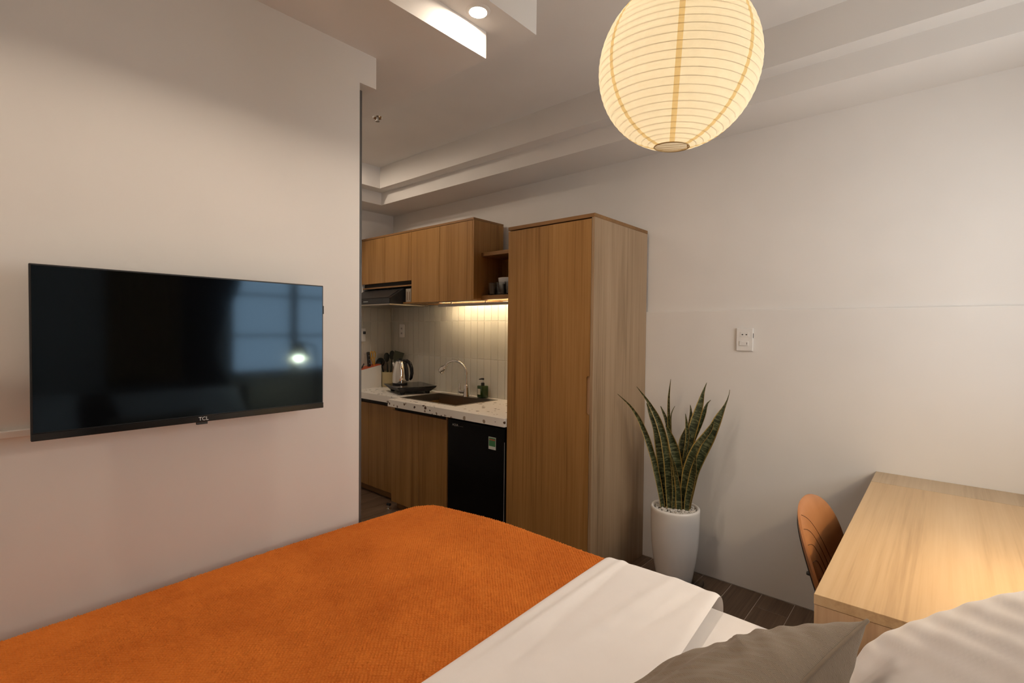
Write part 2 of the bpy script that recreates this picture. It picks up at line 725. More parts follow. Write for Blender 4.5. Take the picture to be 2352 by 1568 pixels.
# ================================================================== STRUCTURE
# floor slab with plank tiles
fl = struct('floor', MB().box(XK - 0.1, XH + 0.1, YB - 0.1, YR + 0.1, -0.12, -0.002), M['fgrout'])
PW, PL, G = 0.155, 0.600, 0.003
cols = []
x = -0.55 - 30 * PW
protos = {}
k = 0
while x < XH:
    x0, x1 = max(x, XK), min(x + PW, XH)
    if x1 - x0 > 0.02:
        odd = round((x + 0.55) / PW) % 2
        y = 2.70 - 0.0 - 8 * PL + (0.0 if odd else 0.30)
        while y < YR:
            y0, y1 = max(y, YB), min(y + PL, YR)
            vis = not (x0 < XT and y1 < 0.9) and not (y1 < 1.0 and x1 > -1.6)
            if y1 - y0 > 0.02 and vis:
                w, l = round(x1 - x0 - G, 4), round(y1 - y0 - G, 4)
                key = (w, l)
                if key not in protos:
                    mb = MB().box(-w / 2, w / 2, -l / 2, l / 2, -0.002, 0.0, 0.0008, 1)
                    o = obj('floor_tile', mb, M['plank'], fl, local=True)
                    protos[key] = o
                    o.location = ((x0 + x1) / 2, (y0 + y1) / 2, 0)
                else:
                    inst('floor_tile', protos[key], fl, ((x0 + x1) / 2, (y0 + y1) / 2, 0))
            y += PL
    x += PW

# walls
mb = MB().box(XK - 0.1, XH + 0.1, YR + 0.018, YR + 0.12, 0, ZC)
mb.box(-1.995, XH, YR, YR + 0.03, 0, 1.51, 0.005, 3)          # proud lower panel with its small ledge
mb.box(XK, -1.995, YR, YR + 0.02, 0, 1.607)
wr = struct('wall_right', mb, M['wall'])
wl = struct('wall_left', MB().box(XT - 0.12, XT, YB, YE, 0, 2.62).box(XT - 0.12, XT, YE, 1.154, 2.347, 2.62), M['wall'])
wk = struct('wall_kitchen', MB().box(XK - 0.1, XK, 0.9, YR + 0.018, 0, ZC), M['wall'])
struct('wall_bathroom', MB().box(XK, XT - 0.11, 0.94, 1.02, 0, ZC), M['wall'])
struct('wall_back', MB().box(XT - 0.12, XH + 0.1, YB - 0.1, YB, 0, ZC), M['wall'])
# head wall with the window opening
WY0, WY1, WZ0, WZ1 = 1.36, 2.50, 1.02, 2.30
mb = MB().box(XH, XH + 0.12, YB, WY0, 0, ZC).box(XH, XH + 0.12, WY1, YR + 0.018, 0, ZC)
mb.box(XH, XH + 0.12, WY0, WY1, 0, WZ0).box(XH, XH + 0.12, WY0, WY1, WZ1, ZC)
struct('wall_head', mb, M['wall'])
struct('ceiling', MB().box(XK - 0.1, XH + 0.1, YB - 0.1, YR + 0.12, ZC, ZC + 0.1), M['ceil'])
# stepped soffit along the television wall (two steps) and cornice along the right and end walls
AX, AY, BX, BY, ZA, ZB = -1.405, 1.437, -1.266, 1.583, 2.47, 2.575
struct('trim_1', MB().box(XT - 0.02, AX, YB, AY, ZA, ZB + 0.01).box(XK, XT - 0.02, 1.0, AY, ZA, ZB + 0.01), M['ceil'])
struct('trim_2', MB().box(XT - 0.02, BX, YB, BY, ZB, ZC).box(XK, XT - 0.02, 1.0, BY, ZB, ZC), M['ceil'])
struct('trim_3', MB().box(XK, XH, 2.540, YR + 0.018, ZA, ZB + 0.005).box(XK, -3.745, BY, 2.541, ZA, ZB + 0.005), M['ceil'])
struct('trim_4', MB().box(XK, XH, 2.448, YR + 0.018, ZB, ZC).box(XK, -3.63, BY, 2.449, ZB, ZC), M['ceil'])
# dark metal edge closing the free end of the television wall
mb = MB().box(XT - 0.125, XT - 0.004, YE, YE + 0.014, 0, 2.322, 0.002, 1)
struct('trim_5', mb, M['alud'])

# window
wn = bpy.data.objects.new('window_1', None)
COL.objects.link(wn)
wn.location = (XH, (WY0 + WY1) / 2, WZ0)
wn['kind'] = 'structure'
fr = MB()
fr.box(XH + 0.03, XH + 0.08, WY0, WY1, WZ0, WZ0 + 0.045).box(XH + 0.03, XH + 0.08, WY0, WY1, WZ1 - 0.045, WZ1)
fr.box(XH + 0.03, XH + 0.08, WY0, WY0 + 0.045, WZ0, WZ1).box(XH + 0.03, XH + 0.08, WY1 - 0.045, WY1, WZ0, WZ1)
obj('window_frame', fr, M['white_pl'], wn)
for yy in (WY0 + 0.50,):
    obj('mullion', MB().box(XH + 0.035, XH + 0.075, yy - 0.025, yy + 0.025, WZ0 + 0.04, WZ1 - 0.04), M['white_pl'], wn)
for zz in (1.33, 1.64, 1.96):
    obj('glazing_bar', MB().box(XH + 0.045, XH + 0.065, WY0 + 0.04, WY1 - 0.04, zz - 0.008, zz + 0.008), M['white_pl'], wn)
for (ya, yb) in ((WY0 + 0.04, WY0 + 0.48), (WY0 + 0.52, WY1 - 0.04)):
    obj('pane', MB().box(XH + 0.053, XH + 0.057, ya, yb, WZ0 + 0.04, WZ1 - 0.04), M['pane'], wn)
pl = bpy.data.lights.new('window_portal', 'AREA')
pl.shape = 'RECTANGLE'
pl.size, pl.size_y = WZ1 - WZ0, WY1 - WY0
pl.cycles.is_portal = True
po = bpy.data.objects.new('window_portal', pl)
COL.objects.link(po)
po.location = (XH + 0.10, (WY0 + WY1) / 2, (WZ0 + WZ1) / 2)
po.rotation_euler = (0, PI / 2, 0)

# ------------------------------------------------------------------ kitchen wall tiles
TP, TZ = 0.0755, 0.303
ZCT = 0.855                                   # countertop height


def tile_proto(w, h, parent, along):
    mb = MB()
    if along == 'x':
        mb.box(-w / 2, w / 2, -0.008, 0.0, -h / 2, h / 2, 0.0014, 1)
    else:
        mb.box(0.0, 0.008, -w / 2, w / 2, -h / 2, h / 2, 0.0014, 1)
    return obj('wall_tile', mb, M['tile'], parent, local=True)


rows = [(ZCT + 0.002, 1.155 - 0.0015), (1.1565, 1.4585), (1.4615, 1.604)]
gb = obj('grout_bed', MB().box(XK + 0.001, -1.995, YR - 0.0065, YR, ZCT, 1.605), M['grout'], wr)
gb2 = obj('grout_bed', MB().box(XK, XK + 0.0065, 2.30, YR - 0.007, ZCT, 1.605), M['grout'], wk)
for (za, zb) in rows:
    pr = None
    x = -2.545
    xs = []
    while x > XK:
        xs.append((max(x - TP, XK + 0.0095), x))
        x -= TP
    x = -2.545
    while x < -2.0:
        xs.append((x, min(x + TP, -1.996)))
        x += TP
    pro = {}
    for (xa, xb) in xs:
        w = round(xb - xa - 0.0025, 4)
        if w < 0.006:
            continue
        if w not in pro:
            pro[w] = tile_proto(w, zb - za, wr, 'x')
            o = pro[w]
        else:
            o = inst('wall_tile', pro[w], wr, (0, 0, 0))
        o.location = ((xa + xb) / 2, YR - 0.002, (za + zb) / 2)
    pro = {}
    y = YR - 0.0095
    while y > 2.33:
        w = round(TP - 0.0025, 4)
        if w not in pro:
            pro[w] = tile_proto(w, zb - za, wk, 'y')
            o = pro[w]
        else:
            o = inst('wall_tile', pro[w], wk, (0, 0, 0))
        o.location = (XK + 0.002, y - TP / 2, (za + zb) / 2)
        y -= TP

# ================================================================== WARDROBE
WX0, WX1, WYF, WZT = -1.990, -1.390, 2.240, 2.005
t0 = thing('wardrobe', 'tall oak laminate wardrobe standing between the fridge and the potted plant', 'wardrobe', ((WX0 + WX1) / 2, 2.54, 0))
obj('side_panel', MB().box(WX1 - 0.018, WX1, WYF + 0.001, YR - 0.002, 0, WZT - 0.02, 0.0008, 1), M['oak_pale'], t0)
obj('side_panel', MB().box(WX0, WX0 + 0.018, WYF + 0.022, YR - 0.002, 0, WZT - 0.02, 0.0008, 1), M['oak'], t0)
obj('top_panel', MB().box(WX0 - 0.001, WX1 + 0.001, WYF, YR - 0.002, WZT - 0.020, WZT, 0.0008, 1), M['oak_in'], t0)
obj('bottom_panel', MB().box(WX0 + 0.018, WX1 - 0.018, WYF + 0.03, YR - 0.01, 0.0, 0.08), M['oak_in'], t0)
obj('back_panel', MB().box(WX0 + 0.018, WX1 - 0.018, YR - 0.012, YR - 0.004, 0.08, WZT - 0.02), M['oak_in'], t0)
# door with a finger notch in its right edge
dx0, dx1, nz0, nz1, nd = WX0 + 0.001, WX1 - 0.0195, 0.945, 1.150, 0.020
poly = [(dx0, 0.03), (dx1, 0.03), (dx1, nz0), (dx1 - nd + 0.006, nz0 + 0.001), (dx1 - nd, nz0 + 0.008), (dx1 - nd, nz1 - 0.008), (dx1 - nd + 0.006, nz1 - 0.001), (dx1, nz1), (dx1, WZT - 0.026), (dx0, WZT - 0.026)]
dr = obj('door', MB().prism(poly, 'y', WYF + 0.002, WYF + 0.020), M['oak'], t0)
ph = obj('finger_pull', MB().box(dx1 - nd - 0.001, dx1 + 0.001, WYF + 0.012, WYF + 0.0195, nz0 + 0.002, nz1 - 0.002), M['desk_v'], dr)

# ================================================================== UPPER CABINETS
UY, UZ0, UZ1 = 2.521, 1.606, 2.198


def upper(name, label, x0, x1, z0, doors, loc):
    t = thing(name, label, 'cabinet', loc)
    obj('side_panel', MB().box(x0, x0 + 0.017, UY + 0.02, YR - 0.012, z0, UZ1 - 0.016), M['oak'], t)
    obj('side_panel', MB().box(x1 - 0.017, x1, UY + 0.002, YR - 0.012, z0, UZ1 - 0.016), M['oak'], t)
    obj('top_panel', MB().box(x0, x1, UY - 0.001, YR - 0.012, UZ1 - 0.015, UZ1), M['oak_in'], t)
    obj('bottom_panel', MB().box(x0 + 0.017, x1 - 0.017, UY + 0.022, YR - 0.012, z0, z0 + 0.017), M['oak_in'], t)
    obj('back_panel', MB().box(x0 + 0.017, x1 - 0.017, YR - 0.02, YR - 0.013, z0 + 0.017, UZ1 - 0.016), M['oak_in'], t)
    for (a, b) in doors:
        obj('door', MB().box(a + 0.0012, b - 0.0012, UY, UY + 0.018, z0 - 0.002, UZ1 - 0.018, 0.0008, 1), M['oak'], t)
    return t


upper('wall_cabinet', 'oak wall cabinet with two tall doors above the sink', -3.292, -2.572, UZ0, [(-3.292, -2.943), (-2.943, -2.588)], (-2.93, 2.68, UZ0))
t = upper('wall_cabinet', 'oak wall cabinet with two short doors above the black range hood', -4.022, -3.294, 1.79, [(-4.022, -3.668), (-3.668, -3.294)], (-3.66, 2.68, 1.60))
obj('light_rail', MB().box(-4.022, -3.294, UY + 0.012, UY + 0.03, 1.745, 1.757), M['oak_in'], t)
obj('recess_strip', MB().box(-4.022, -3.296, UY + 0.035, UY + 0.05, 1.745, 1.79), M['recess'], t)
obj('lower_shelf', MB().box(-3.416, -3.296, UY + 0.01, YR - 0.012, 1.600, 1.614), M['oak_in'], t)
obj('hood_recess_side', MB().box(-3.312, -3.296, UY + 0.02, YR - 0.012, 1.614, 1.745), M['oak'], t)

# open shelf between wall cabinet and wardrobe
t = thing('open_shelf', 'open oak shelf box holding glasses between wall cabinet and wardrobe', 'shelf', (-2.28, 2.73, 1.61))
obj('shelf_board', MB().box(-2.571, -1.993, 2.600, YR - 0.012, 1.612, 1.640), M['oak_in'], t)
obj('shelf_board', MB().box(-2.571, -1.993, 2.600, YR - 0.012, 1.926, 1.952), M['oak_in'], t)
obj('back_panel', MB().box(-2.571, -1.993, YR - 0.021, YR - 0.013, 1.640, 1.926), M['oak'], t)

# drinking glasses and bowls on the shelf
gl_mesh = None
gpos = [(-2.495, 2.645), (-2.412, 2.642), (-2.330, 2.645), (-2.310, 2.740)]
glab = ['clear glass tumbler on the open shelf, leftmost of the front row', 'clear glass tumbler on the open shelf, second of the front row',
        'clear glass tumbler on the open shelf, nearest the wardrobe', 'clear glass tumbler on the open shelf, behind the front row']
first = None
for (gx, gy), lb in zip(gpos, glab):
    if first is None:
        pr = [(0.0, 0.0), (0.030, 0.0), (0.032, 0.003), (0.033, 0.03), (0.036, 0.05), (0.038, 0.092), (0.0365, 0.093), (0.0345, 0.05), (0.030, 0.030), (0.028, 0.010), (0.0, 0.008)]
        first = obj('glass_tumbler', MB().lathe(pr, (gx, gy, 1.6405), 24), M['glass'], None, 40, base=(gx, gy, 1.6405))
        o = first
    else:
        o = first.copy()
        COL.objects.link(o)
        o.location = (gx, gy, 1.6405)
    tag(o, lb, 'glass', 'glass tumblers on the open shelf')
pr = [(0.0, 0.0), (0.035, 0.0), (0.040, 0.006), (0.066, 0.045), (0.076, 0.132), (0.0735, 0.132), (0.062, 0.045), (0.034, 0.010), (0.0, 0.009)]
o = obj('serving_bowl', MB().lathe(pr, (-2.440, 2.752, 1.6405), 32), M['china'], None, 40, base=(-2.440, 2.752, 1.6405))
tag(o, 'white china bowl behind the tumblers on the open shelf', 'bowl')

# range hood
t = thing('range_hood', 'black slanted range hood under the short wall cabinet', 'range hood', (-3.72, 2.60, 1.59))
hx0, hx1 = -4.018, -3.420
obj('hood_body', MB().prism([(2.405, 1.598), (2.405, 1.645), (2.552, 1.735), (2.78, 1.735), (2.78, 1.598)], 'x', hx0, hx1), M['blackm'], t)
obj('glass_front', MB().box(hx0 + 0.002, hx1 - 0.002, 2.401, 2.4055, 1.603, 1.643), M['black'], t)
obj('visor_panel', MB().prism([(2.408, 1.6515), (2.404, 1.6485), (2.520, 1.7195), (2.520, 1.7225)], 'x', hx0 + 0.03, hx1 - 0.03), M['blackm'], t)
obj('bottom_plate', MB().box(hx0, hx1 + 0.003, 2.398, 2.80, 1.588, 1.597), M['steel'], t)
for i in range(5):
    obj('control_button', MB().box(-3.80 + i * 0.014, -3.791 + i * 0.014, 2.3990, 2.4012, 1.618, 1.624), M['silver'], t)
for q in (0.04, 0.11):
    obj('vent_slot', MB().box(hx1 - 0.0005, hx1 + 0.0012, 2.44 + q, 2.465 + q, 1.605, 1.612), M['recess'], t)

t = thing('carton_box', 'small printed carton box tucked beside the range hood', 'box', (-3.36, 2.575, 1.6145))
obj('carton', MB().box(-3.398, -3.330, 2.545, 2.61, 1.6145, 1.725, 0.001, 1), plain('grey_card', (0.36, 0.31, 0.25, 1), 0.8), t)
for i, (a, b) in enumerate(((0.014, 0.03), (0.045, 0.06))):
    obj('printed_band', MB().box(-3.3985 + a, -3.3985 + b, 2.5445, 2.5451, 1.63, 1.70), plain('card_print', (0.22, 0.15, 0.10, 1), 0.8), t)

# LED bar under the cabinets
t = thing('led_light_bar', 'slim warm LED light bar under the wall cabinet above the sink', 'light', (-2.5, 2.64, 1.575))
obj('bar_housing', MB().box(-3.135, -1.996, 2.672, 2.684, 1.574, 1.594, 0.001, 1), M['alu'], t)
obj('light_strip', MB().box(-3.13, -2.0, 2.6845, 2.690, 1.578, 1.592), M['led'], t)
for xx in (-2.98, -2.60, -2.06):
    obj('mounting_clip', MB().box(xx - 0.004, xx + 0.004, 2.674, 2.682, 1.594, 1.607 if xx < -2.58 else 1.613), M['alu'], t)

# ================================================================== BASE UNITS, COUNTER
CYF, CYL, CXS = 2.222, 2.325, -3.185     # front of the deep part, front of the shallow part, step in x
SX0, SX1, SY0, SY1 = -3.190, -2.575, 2.360, 2.772
zt, zb = ZCT, ZCT - 0.052
mb = MB()
mb.box(XK + 0.001, CXS, CYL, YR - 0.001, zb, zt)
mb.box(CXS, SX1, CYF, SY0, zb, zt)
mb.box(CXS, SX1, SY1, YR - 0.001, zb, zt)
mb.box(SX1, WX0 - 0.003, CYF, YR - 0.001, zb, zt)
ct = obj('countertop', mb, M['terrazzo'], None, base=(-2.9, 2.54, zb))
tag(ct, 'white terrazzo countertop with brown chips and a stepped front', 'countertop')

t = thing('base_cabinet', 'oak base cabinet with two doors under the sink', 'cabinet', (-2.87, 2.55, 0))
obj('carcass', MB().box(-3.18, -2.555, 2.315, YR - 0.01, 0.07, 0.60), M['oak_in'], t)
obj('side_panel', MB().box(-2.571, -2.555, 2.268, YR - 0.01, 0.0, zb - 0.001), M['oak'], t)
obj('side_panel', MB().box(-3.195, -3.181, 2.285, YR - 0.01, 0.07, zb - 0.001), M['oak'], t)
obj('door', MB().box(-3.195, -2.871, 2.265, 2.283, 0.065, 0.770, 0.0008, 1), M['oak'], t)
obj('door', MB().box(-2.868, -2.556, 2.265, 2.283, 0.065, 0.770, 0.0008, 1), M['oak'], t)
obj('finger_recess', MB().box(-3.18, -2.572, 2.288, 2.31, 0.60, zb - 0.001), M['recess'], t)
obj('toe_kick', MB().box(-3.19, -2.556, 2.315, 2.33, 0.0, 0.07), M['oak_in'], t)
t = thing('base_cabinet', 'oak base cabinet under the shallow end of the counter', 'cabinet', (-3.6, 2.62, 0))
obj('carcass', MB().box(XK + 0.003, -3.20, 2.39, YR - 0.01, 0.07, 0.795), M['oak_in'], t)
obj('door', MB().box(-3.660, -3.203, 2.366, 2.384, 0.065, 0.765, 0.0008, 1), M['oak'], t)
obj('door', MB().box(XK + 0.004, -3.663, 2.366, 2.384, 0.065, 0.765, 0.0008, 1), M['oak'], t)
obj('finger_recess', MB().box(XK + 0.003, -3.205, 2.380, 2.389, 0.766, zb - 0.001), M['recess'], t)
obj('toe_kick', MB().box(XK + 0.003, -3.20, 2.41, 2.425, 0.0, 0.07), M['oak_in'], t)

# fridge
FX0, FX1, FY = -2.545, -2.020, 2.262
t = thing('mini_fridge', 'black under-counter fridge with a small energy sticker beside the wardrobe', 'fridge', (-2.285, 2.55, 0))
obj('cabinet_body', MB().box(FX0, FX1, FY + 0.052, 2.82, 0.02, 0.785, 0.004, 2), M['fridge'], t)
d = obj('door', MB().box(FX0, FX1, FY, FY + 0.048, 0.03, 0.783, 0.006, 2), M['fridge'], t)
obj('door_trim', MB().box(FX1 - 0.0065, FX1 - 0.004, FY - 0.0006, FY + 0.001, 0.05, 0.70), M['silver'], d)
for sx_ in (FX0 + 0.05, FX1 - 0.05):
    obj('foot', MB().lathe([(0.018, 0), (0.018, 0.02)], (sx_, FY + 0.08, 0), 16, True, True), M['blackm'], t)
st = obj('energy_sticker', MB().box(-2.160, -2.097, FY - 0.0008, FY - 0.0001, 0.640, 0.718, 0.0003, 1), M['stickw'], d)
obj('green_field', MB().box(-2.156, -2.101, FY - 0.0012, FY - 0.0009, 0.660, 0.713), M['stickg'], st)
for i in range(5):
    obj('red_star', MB().box(-2.152 + i * 0.0098, -2.1445 + i * 0.0098, FY - 0.0016, FY - 0.0012, 0.697, 0.705), M['stickr'], st)
FM = Matrix.Translation((-2.470, FY - 0.0006, 0.7500)) @ Matrix.Rotation(PI / 2, 4, 'X')
text_part('logo', 'AQUA', 0.020, M['silver'], d, FM)
obj('logo_line', MB().box(-2.438, -2.395, FY - 0.0008, FY - 0.0001, 0.7450, 0.7480), M['alud'], d)

# sink
t = thing('kitchen_sink', 'stainless steel sink sunk into the terrazzo countertop', 'sink', (-2.88, 2.56, ZCT - 0.19))
sb = 0.022
o1 = [(SX0 - 0.012, SY0 - 0.012), (SX1 + 0.012, SY0 - 0.012), (SX1 + 0.012, SY1 + 0.012), (SX0 - 0.012, SY1 + 0.012)]
i1 = [(SX0 + 0.006, SY0 + 0.006), (SX1 - 0.006, SY0 + 0.006), (SX1 - 0.006, SY1 - 0.045), (SX0 + 0.006, SY1 - 0.045)]
i2 = [(SX0 + 0.02, SY0 + 0.02), (SX1 - 0.02, SY0 + 0.02), (SX1 - 0.02, SY1 - 0.06), (SX0 + 0.02, SY1 - 0.06)]
mb = MB()
vs = [(p[0], p[1], ZCT + 0.0005) for p in o1] + [(p[0], p[1], ZCT + 0.0025) for p in o1] + [(p[0], p[1], ZCT + 0.0025) for p in i1]
fs = []
for i in range(4):
    j = (i + 1) % 4
    fs.append((i, j, j + 4, i + 4))
    fs.append((i + 4, j + 4, j + 8, i + 8))
mb.add(vs, fs)
obj('rim', mb, M['steel'], t)
mb = MB()
vs = [(p[0], p[1], ZCT + 0.0025) for p in i1] + [(p[0], p[1], ZCT - 0.16) for p in i1] + [(p[0], p[1], ZCT - 0.185) for p in i2]
fs = []
for i in range(4):
    j = (i + 1) % 4
    fs.append((i, j, j + 4, i + 4))
    fs.append((i + 4, j + 4, j + 8, i + 8))
fs.append((8, 9, 10, 11))
mb.add(vs, fs)
obj('basin', mb, M['steel'], t)
obj('drain', MB().lathe([(0.0, 0.003), (0.03, 0.003), (0.04, 0.0)], (-2.72, 2.54, ZCT - 0.1845), 24), M['chrome'], t, 40)

# faucet
fx, fy = -2.872, 2.745
t = thing('kitchen_faucet', 'chrome gooseneck faucet with spray head over the sink', 'faucet', (fx, fy, ZCT + 0.0025))
z0 = ZCT + 0.0025
obj('base', MB().lathe([(0.0, 0), (0.027, 0), (0.025, 0.012), (0.019, 0.060), (0.018, 0.088), (0.013, 0.094), (0.0, 0.095)], (fx, fy, z0), 24), M['chrome'], t, 40)
pts = [(fx, fy, z0 + 0.09), (fx, fy, z0 + 0.19)]
cx, R = fx - 0.115, 0.115
for k in range(1, 15):
    a = k / 14 * math.radians(146)
    pts.append((cx + R * math.cos(a), fy - 0.002 * k, z0 + 0.185 + 0.095 * math.sin(a)))
obj('neck', MB().tube(pts, 0.0095, 14), M['chrome'], t, 60)
obj('collar', MB().lathe([(0.0, 0), (0.0125, 0), (0.0125, 0.018), (0.0, 0.018)], (fx, fy, z0 + 0.175), 18), M['chrome'], t, 40)
e = Vector(pts[-1])
dv = (Vector(pts[-1]) - Vector(pts[-2])).normalized()
rotm = dv.to_track_quat('Z', 'Y').to_matrix()
hd = obj('spray_head', MB().lathe([(0.0, 0), (0.013, 0), (0.014, 0.012), (0.020, 0.020), (0.027, 0.035), (0.031, 0.068), (0.028, 0.076), (0.0, 0.076)], e, 20, M=rotm), M['chrome'], t, 40)
obj('spray_face', MB().lathe([(0.0, 0.0772), (0.024, 0.0772), (0.026, 0.076)], e, 20, M=rotm), M['blackm'], hd, 40)
lv = obj('lever_joint', MB().tube([(fx - 0.01, fy - 0.005, z0 + 0.036), (fx - 0.062, fy - 0.012, z0 + 0.036)], [0.013, 0.015], 16), M['chrome'], t, 40)
obj('lever', MB().tube([(fx - 0.062, fy - 0.012, z0 + 0.020), (fx - 0.066, fy - 0.012, z0 + 0.055), (fx - 0.060, fy - 0.012, z0 + 0.105)], [0.013, 0.010, 0.004], 12), M['chrome'], lv, 40)

# soap bottle
bx, by = -2.735, 2.792
z0 = ZCT + 0.003
t = thing('soap_bottle', 'green pump soap bottle standing on the counter beside the faucet', 'bottle', (bx, by, z0))
rz = Matrix.Rotation(math.radians(-8), 3, 'Z')
obj('bottle_body', MB().box(bx - 0.036, bx + 0.036, by - 0.030, by + 0.030, z0, z0 + 0.094, 0.007, 3, rot=rz), M['greenb'], t, 40)
obj('label_sticker', MB().box(bx - 0.0255, bx + 0.0145, by - 0.0309, by - 0.0303, z0 + 0.025, z0 + 0.070, rot=None), M['paperl'], t)
pm = obj('pump_collar', MB().lathe([(0.0, 0), (0.014, 0), (0.014, 0.022), (0.009, 0.026), (0.0, 0.026)], (bx, by, z0 + 0.092), 18), M['blackm'], t, 40)
obj('pump_stem', MB().lathe([(0.004, 0), (0.004, 0.028)], (bx, by, z0 + 0.117), 10, True, True), M['silver'], pm)
obj('pump_nozzle', MB().tube([(bx + 0.008, by, z0 + 0.146), (bx - 0.010, by, z0 + 0.146), (bx - 0.036, by - 0.004, z0 + 0.141)], [0.008, 0.007, 0.004], 10), M['blackm'], pm, 40)

# induction cooker
ix, iy = -3.415, 2.605
t = thing('induction_cooker', 'black portable induction cooker on the counter under the kettle', 'cooker', (ix, iy, ZCT))
rz = Matrix.Rotation(math.radians(-18), 3, 'Z')
mb = MB()
w0, d0, w1, d1 = 0.150, 0.130, 0.183, 0.163
vs = []
for (w, d, z) in ((w0, d0, ZCT + 0.022), (w1, d1, ZCT + 0.055), (w1, d1, ZCT + 0.060)):
    for (a, b) in ((-1, -1), (1, -1), (1, 1), (-1, 1)):
        p = rz @ Vector((a * w, b * d, 0))
        vs.append((ix + p.x, iy + p.y, z))
fs = [(3, 2, 1, 0), (8, 9, 10, 11)]
for l in (0, 4):
    for i in range(4):
        j = (i + 1) % 4
        fs.append((l + i, l + j, l + j + 4, l + i + 4))
mb.add(vs, fs)
obj('cooker_body', mb, M['blackm'], t)
obj('glass_plate', MB().box(ix - 0.188, ix + 0.188, iy - 0.168, iy + 0.168, ZCT + 0.060, ZCT + 0.0655, 0.002, 2, rot=rz), M['black'], t)
for (a, b) in ((-1, -1), (1, -1), (1, 1), (-1, 1)):
    p = rz @ Vector((a * 0.128, b * 0.108, 0))
    obj('foot', MB().lathe([(0.016, 0), (0.022, 0.024)], (ix + p.x, iy + p.y, ZCT), 14, True, True), M['blackm'], t)

# kettle
kx, ky, kz = -3.495, 2.562, ZCT + 0.066
t = thing('electric_kettle', 'shiny steel kettle with black handle standing on the induction cooker', 'kettle', (kx, ky, kz))
obj('base_ring', MB().lathe([(0.0, 0), (0.062, 0), (0.063, 0.010), (0.060, 0.014), (0.0, 0.014)], (kx, ky, kz), 32), M['blackm'], t, 40)
obj('kettle_body', MB().lathe([(0.0, 0.014), (0.061, 0.014), (0.0625, 0.03), (0.062, 0.075), (0.057, 0.125), (0.048, 0.165), (0.037, 0.192), (0.034, 0.196)], (kx, ky, kz), 40), M['chrome'], t, 60)
ld = obj('lid', MB().lathe([(0.035, 0.195), (0.033, 0.203), (0.018, 0.210), (0.0, 0.211)], (kx, ky, kz), 32), M['blackm'], t, 60)
obj('lid_knob', MB().lathe([(0.009, 0.209), (0.012, 0.217), (0.0, 0.220)], (kx, ky, kz), 16), M['blackm'], ld, 60)
hx, hy = 0.86, 0.50
pts = [(0.030, 0.200), (0.062, 0.200), (0.088, 0.180), (0.104, 0.140), (0.108, 0.095), (0.100, 0.055), (0.090, 0.040)]
obj('handle', MB().tube([(kx + hx * a, ky + hy * a, kz + b) for a, b in pts], [0.012, 0.015, 0.016, 0.0155, 0.0145, 0.013, 0.009], 12), M['black'], t, 60)
obj('handle_back', MB().tube([(kx + hx * a, ky + hy * a, kz + b) for a, b in ((0.046, 0.185), (0.060, 0.13), (0.066, 0.075), (0.068, 0.03))], [0.012, 0.012, 0.011, 0.009], 10), M['blackm'], t, 60)
obj('spout', MB().tube([(kx - hx * 0.040, ky - hy * 0.040, kz + 0.155), (kx - hx * 0.062, ky - hy * 0.062, kz + 0.183)], [0.020, 0.011], 14), M['chrome'], t, 60)

# utensil crock and utensils
ux, uy = -3.895, 2.735
t = thing('utensil_crock', 'beige ceramic crock holding cooking utensils behind the kettle', 'crock', (ux, uy, ZCT))
obj('crock_body', MB().lathe([(0.0, 0), (0.070, 0), (0.073, 0.004), (0.074, 0.136), (0.071, 0.138), (0.069, 0.134), (0.067, 0.012), (0.0, 0.012)], (ux, uy, ZCT), 36), M['beige_pl'], t, 40)


def utensil(name, label, tx, ty, tz, kind, m):
    b = Vector((ux + (tx - ux) * 0.18, uy + (ty - uy) * 0.18, ZCT + 0.0135))
    tip = Vector((tx, ty, tz))
    t = thing(name, label, 'utensil', b, 'cooking utensils in the crock')
    d = (tip - b).normalized()
    neck = tip - d * (0.085 if kind != 'whisk' else 0.10)
    obj('handle', MB().tube([b, (b + neck) / 2, neck], [0.007, 0.008, 0.005], 8), m, t, 60)
    q = d.to_track_quat('Z', 'X').to_matrix()
    if kind == 'ladle':
        mm = Matrix.Rotation(math.radians(70), 3, 'X')
        obj('bowl', MB().lathe([(0.0, -0.030), (0.02, -0.027), (0.036, -0.012), (0.042, 0.010), (0.039, 0.010), (0.0, -0.022)], neck + d * 0.04, 20, M=q @ mm), m, t, 60)
    elif kind == 'turner':
        o = obj('blade', MB().prism([(-0.022, 0), (0.022, 0), (0.043, 0.035), (0.045, 0.10), (-0.045, 0.10), (-0.043, 0.035)], 'y', -0.002, 0.002), m, t)
        for v in o.data.vertices:
            v.co = (Matrix.Rotation(math.radians(40), 3, 'Z') @ (q @ (v.co + b))) + neck - b
        o.data.update()
    elif kind == 'spoon':
        obj('bowl', MB().lathe([(0.0, 0.0), (0.016, 0.01), (0.029, 0.04), (0.028, 0.065), (0.017, 0.085), (0.0, 0.09)], neck, 16, sy=0.30, M=q), m, t, 60)
    else:
        for k in range(3):
            a = k * PI / 3
            pts = []
            for i in range(9):
                s = i / 8
                ang = s * 2 * PI
                rr = 0.026 * math.sin(ang) if True else 0
                pts.append(neck + q @ Vector((0.030 * math.sin(ang) * math.cos(a), 0.030 * math.sin(ang) * math.sin(a), 0.055 * (1 - math.cos(ang)))))
            obj('loop', MB().tube(pts, 0.003, 6), m, t, 60)
    return t


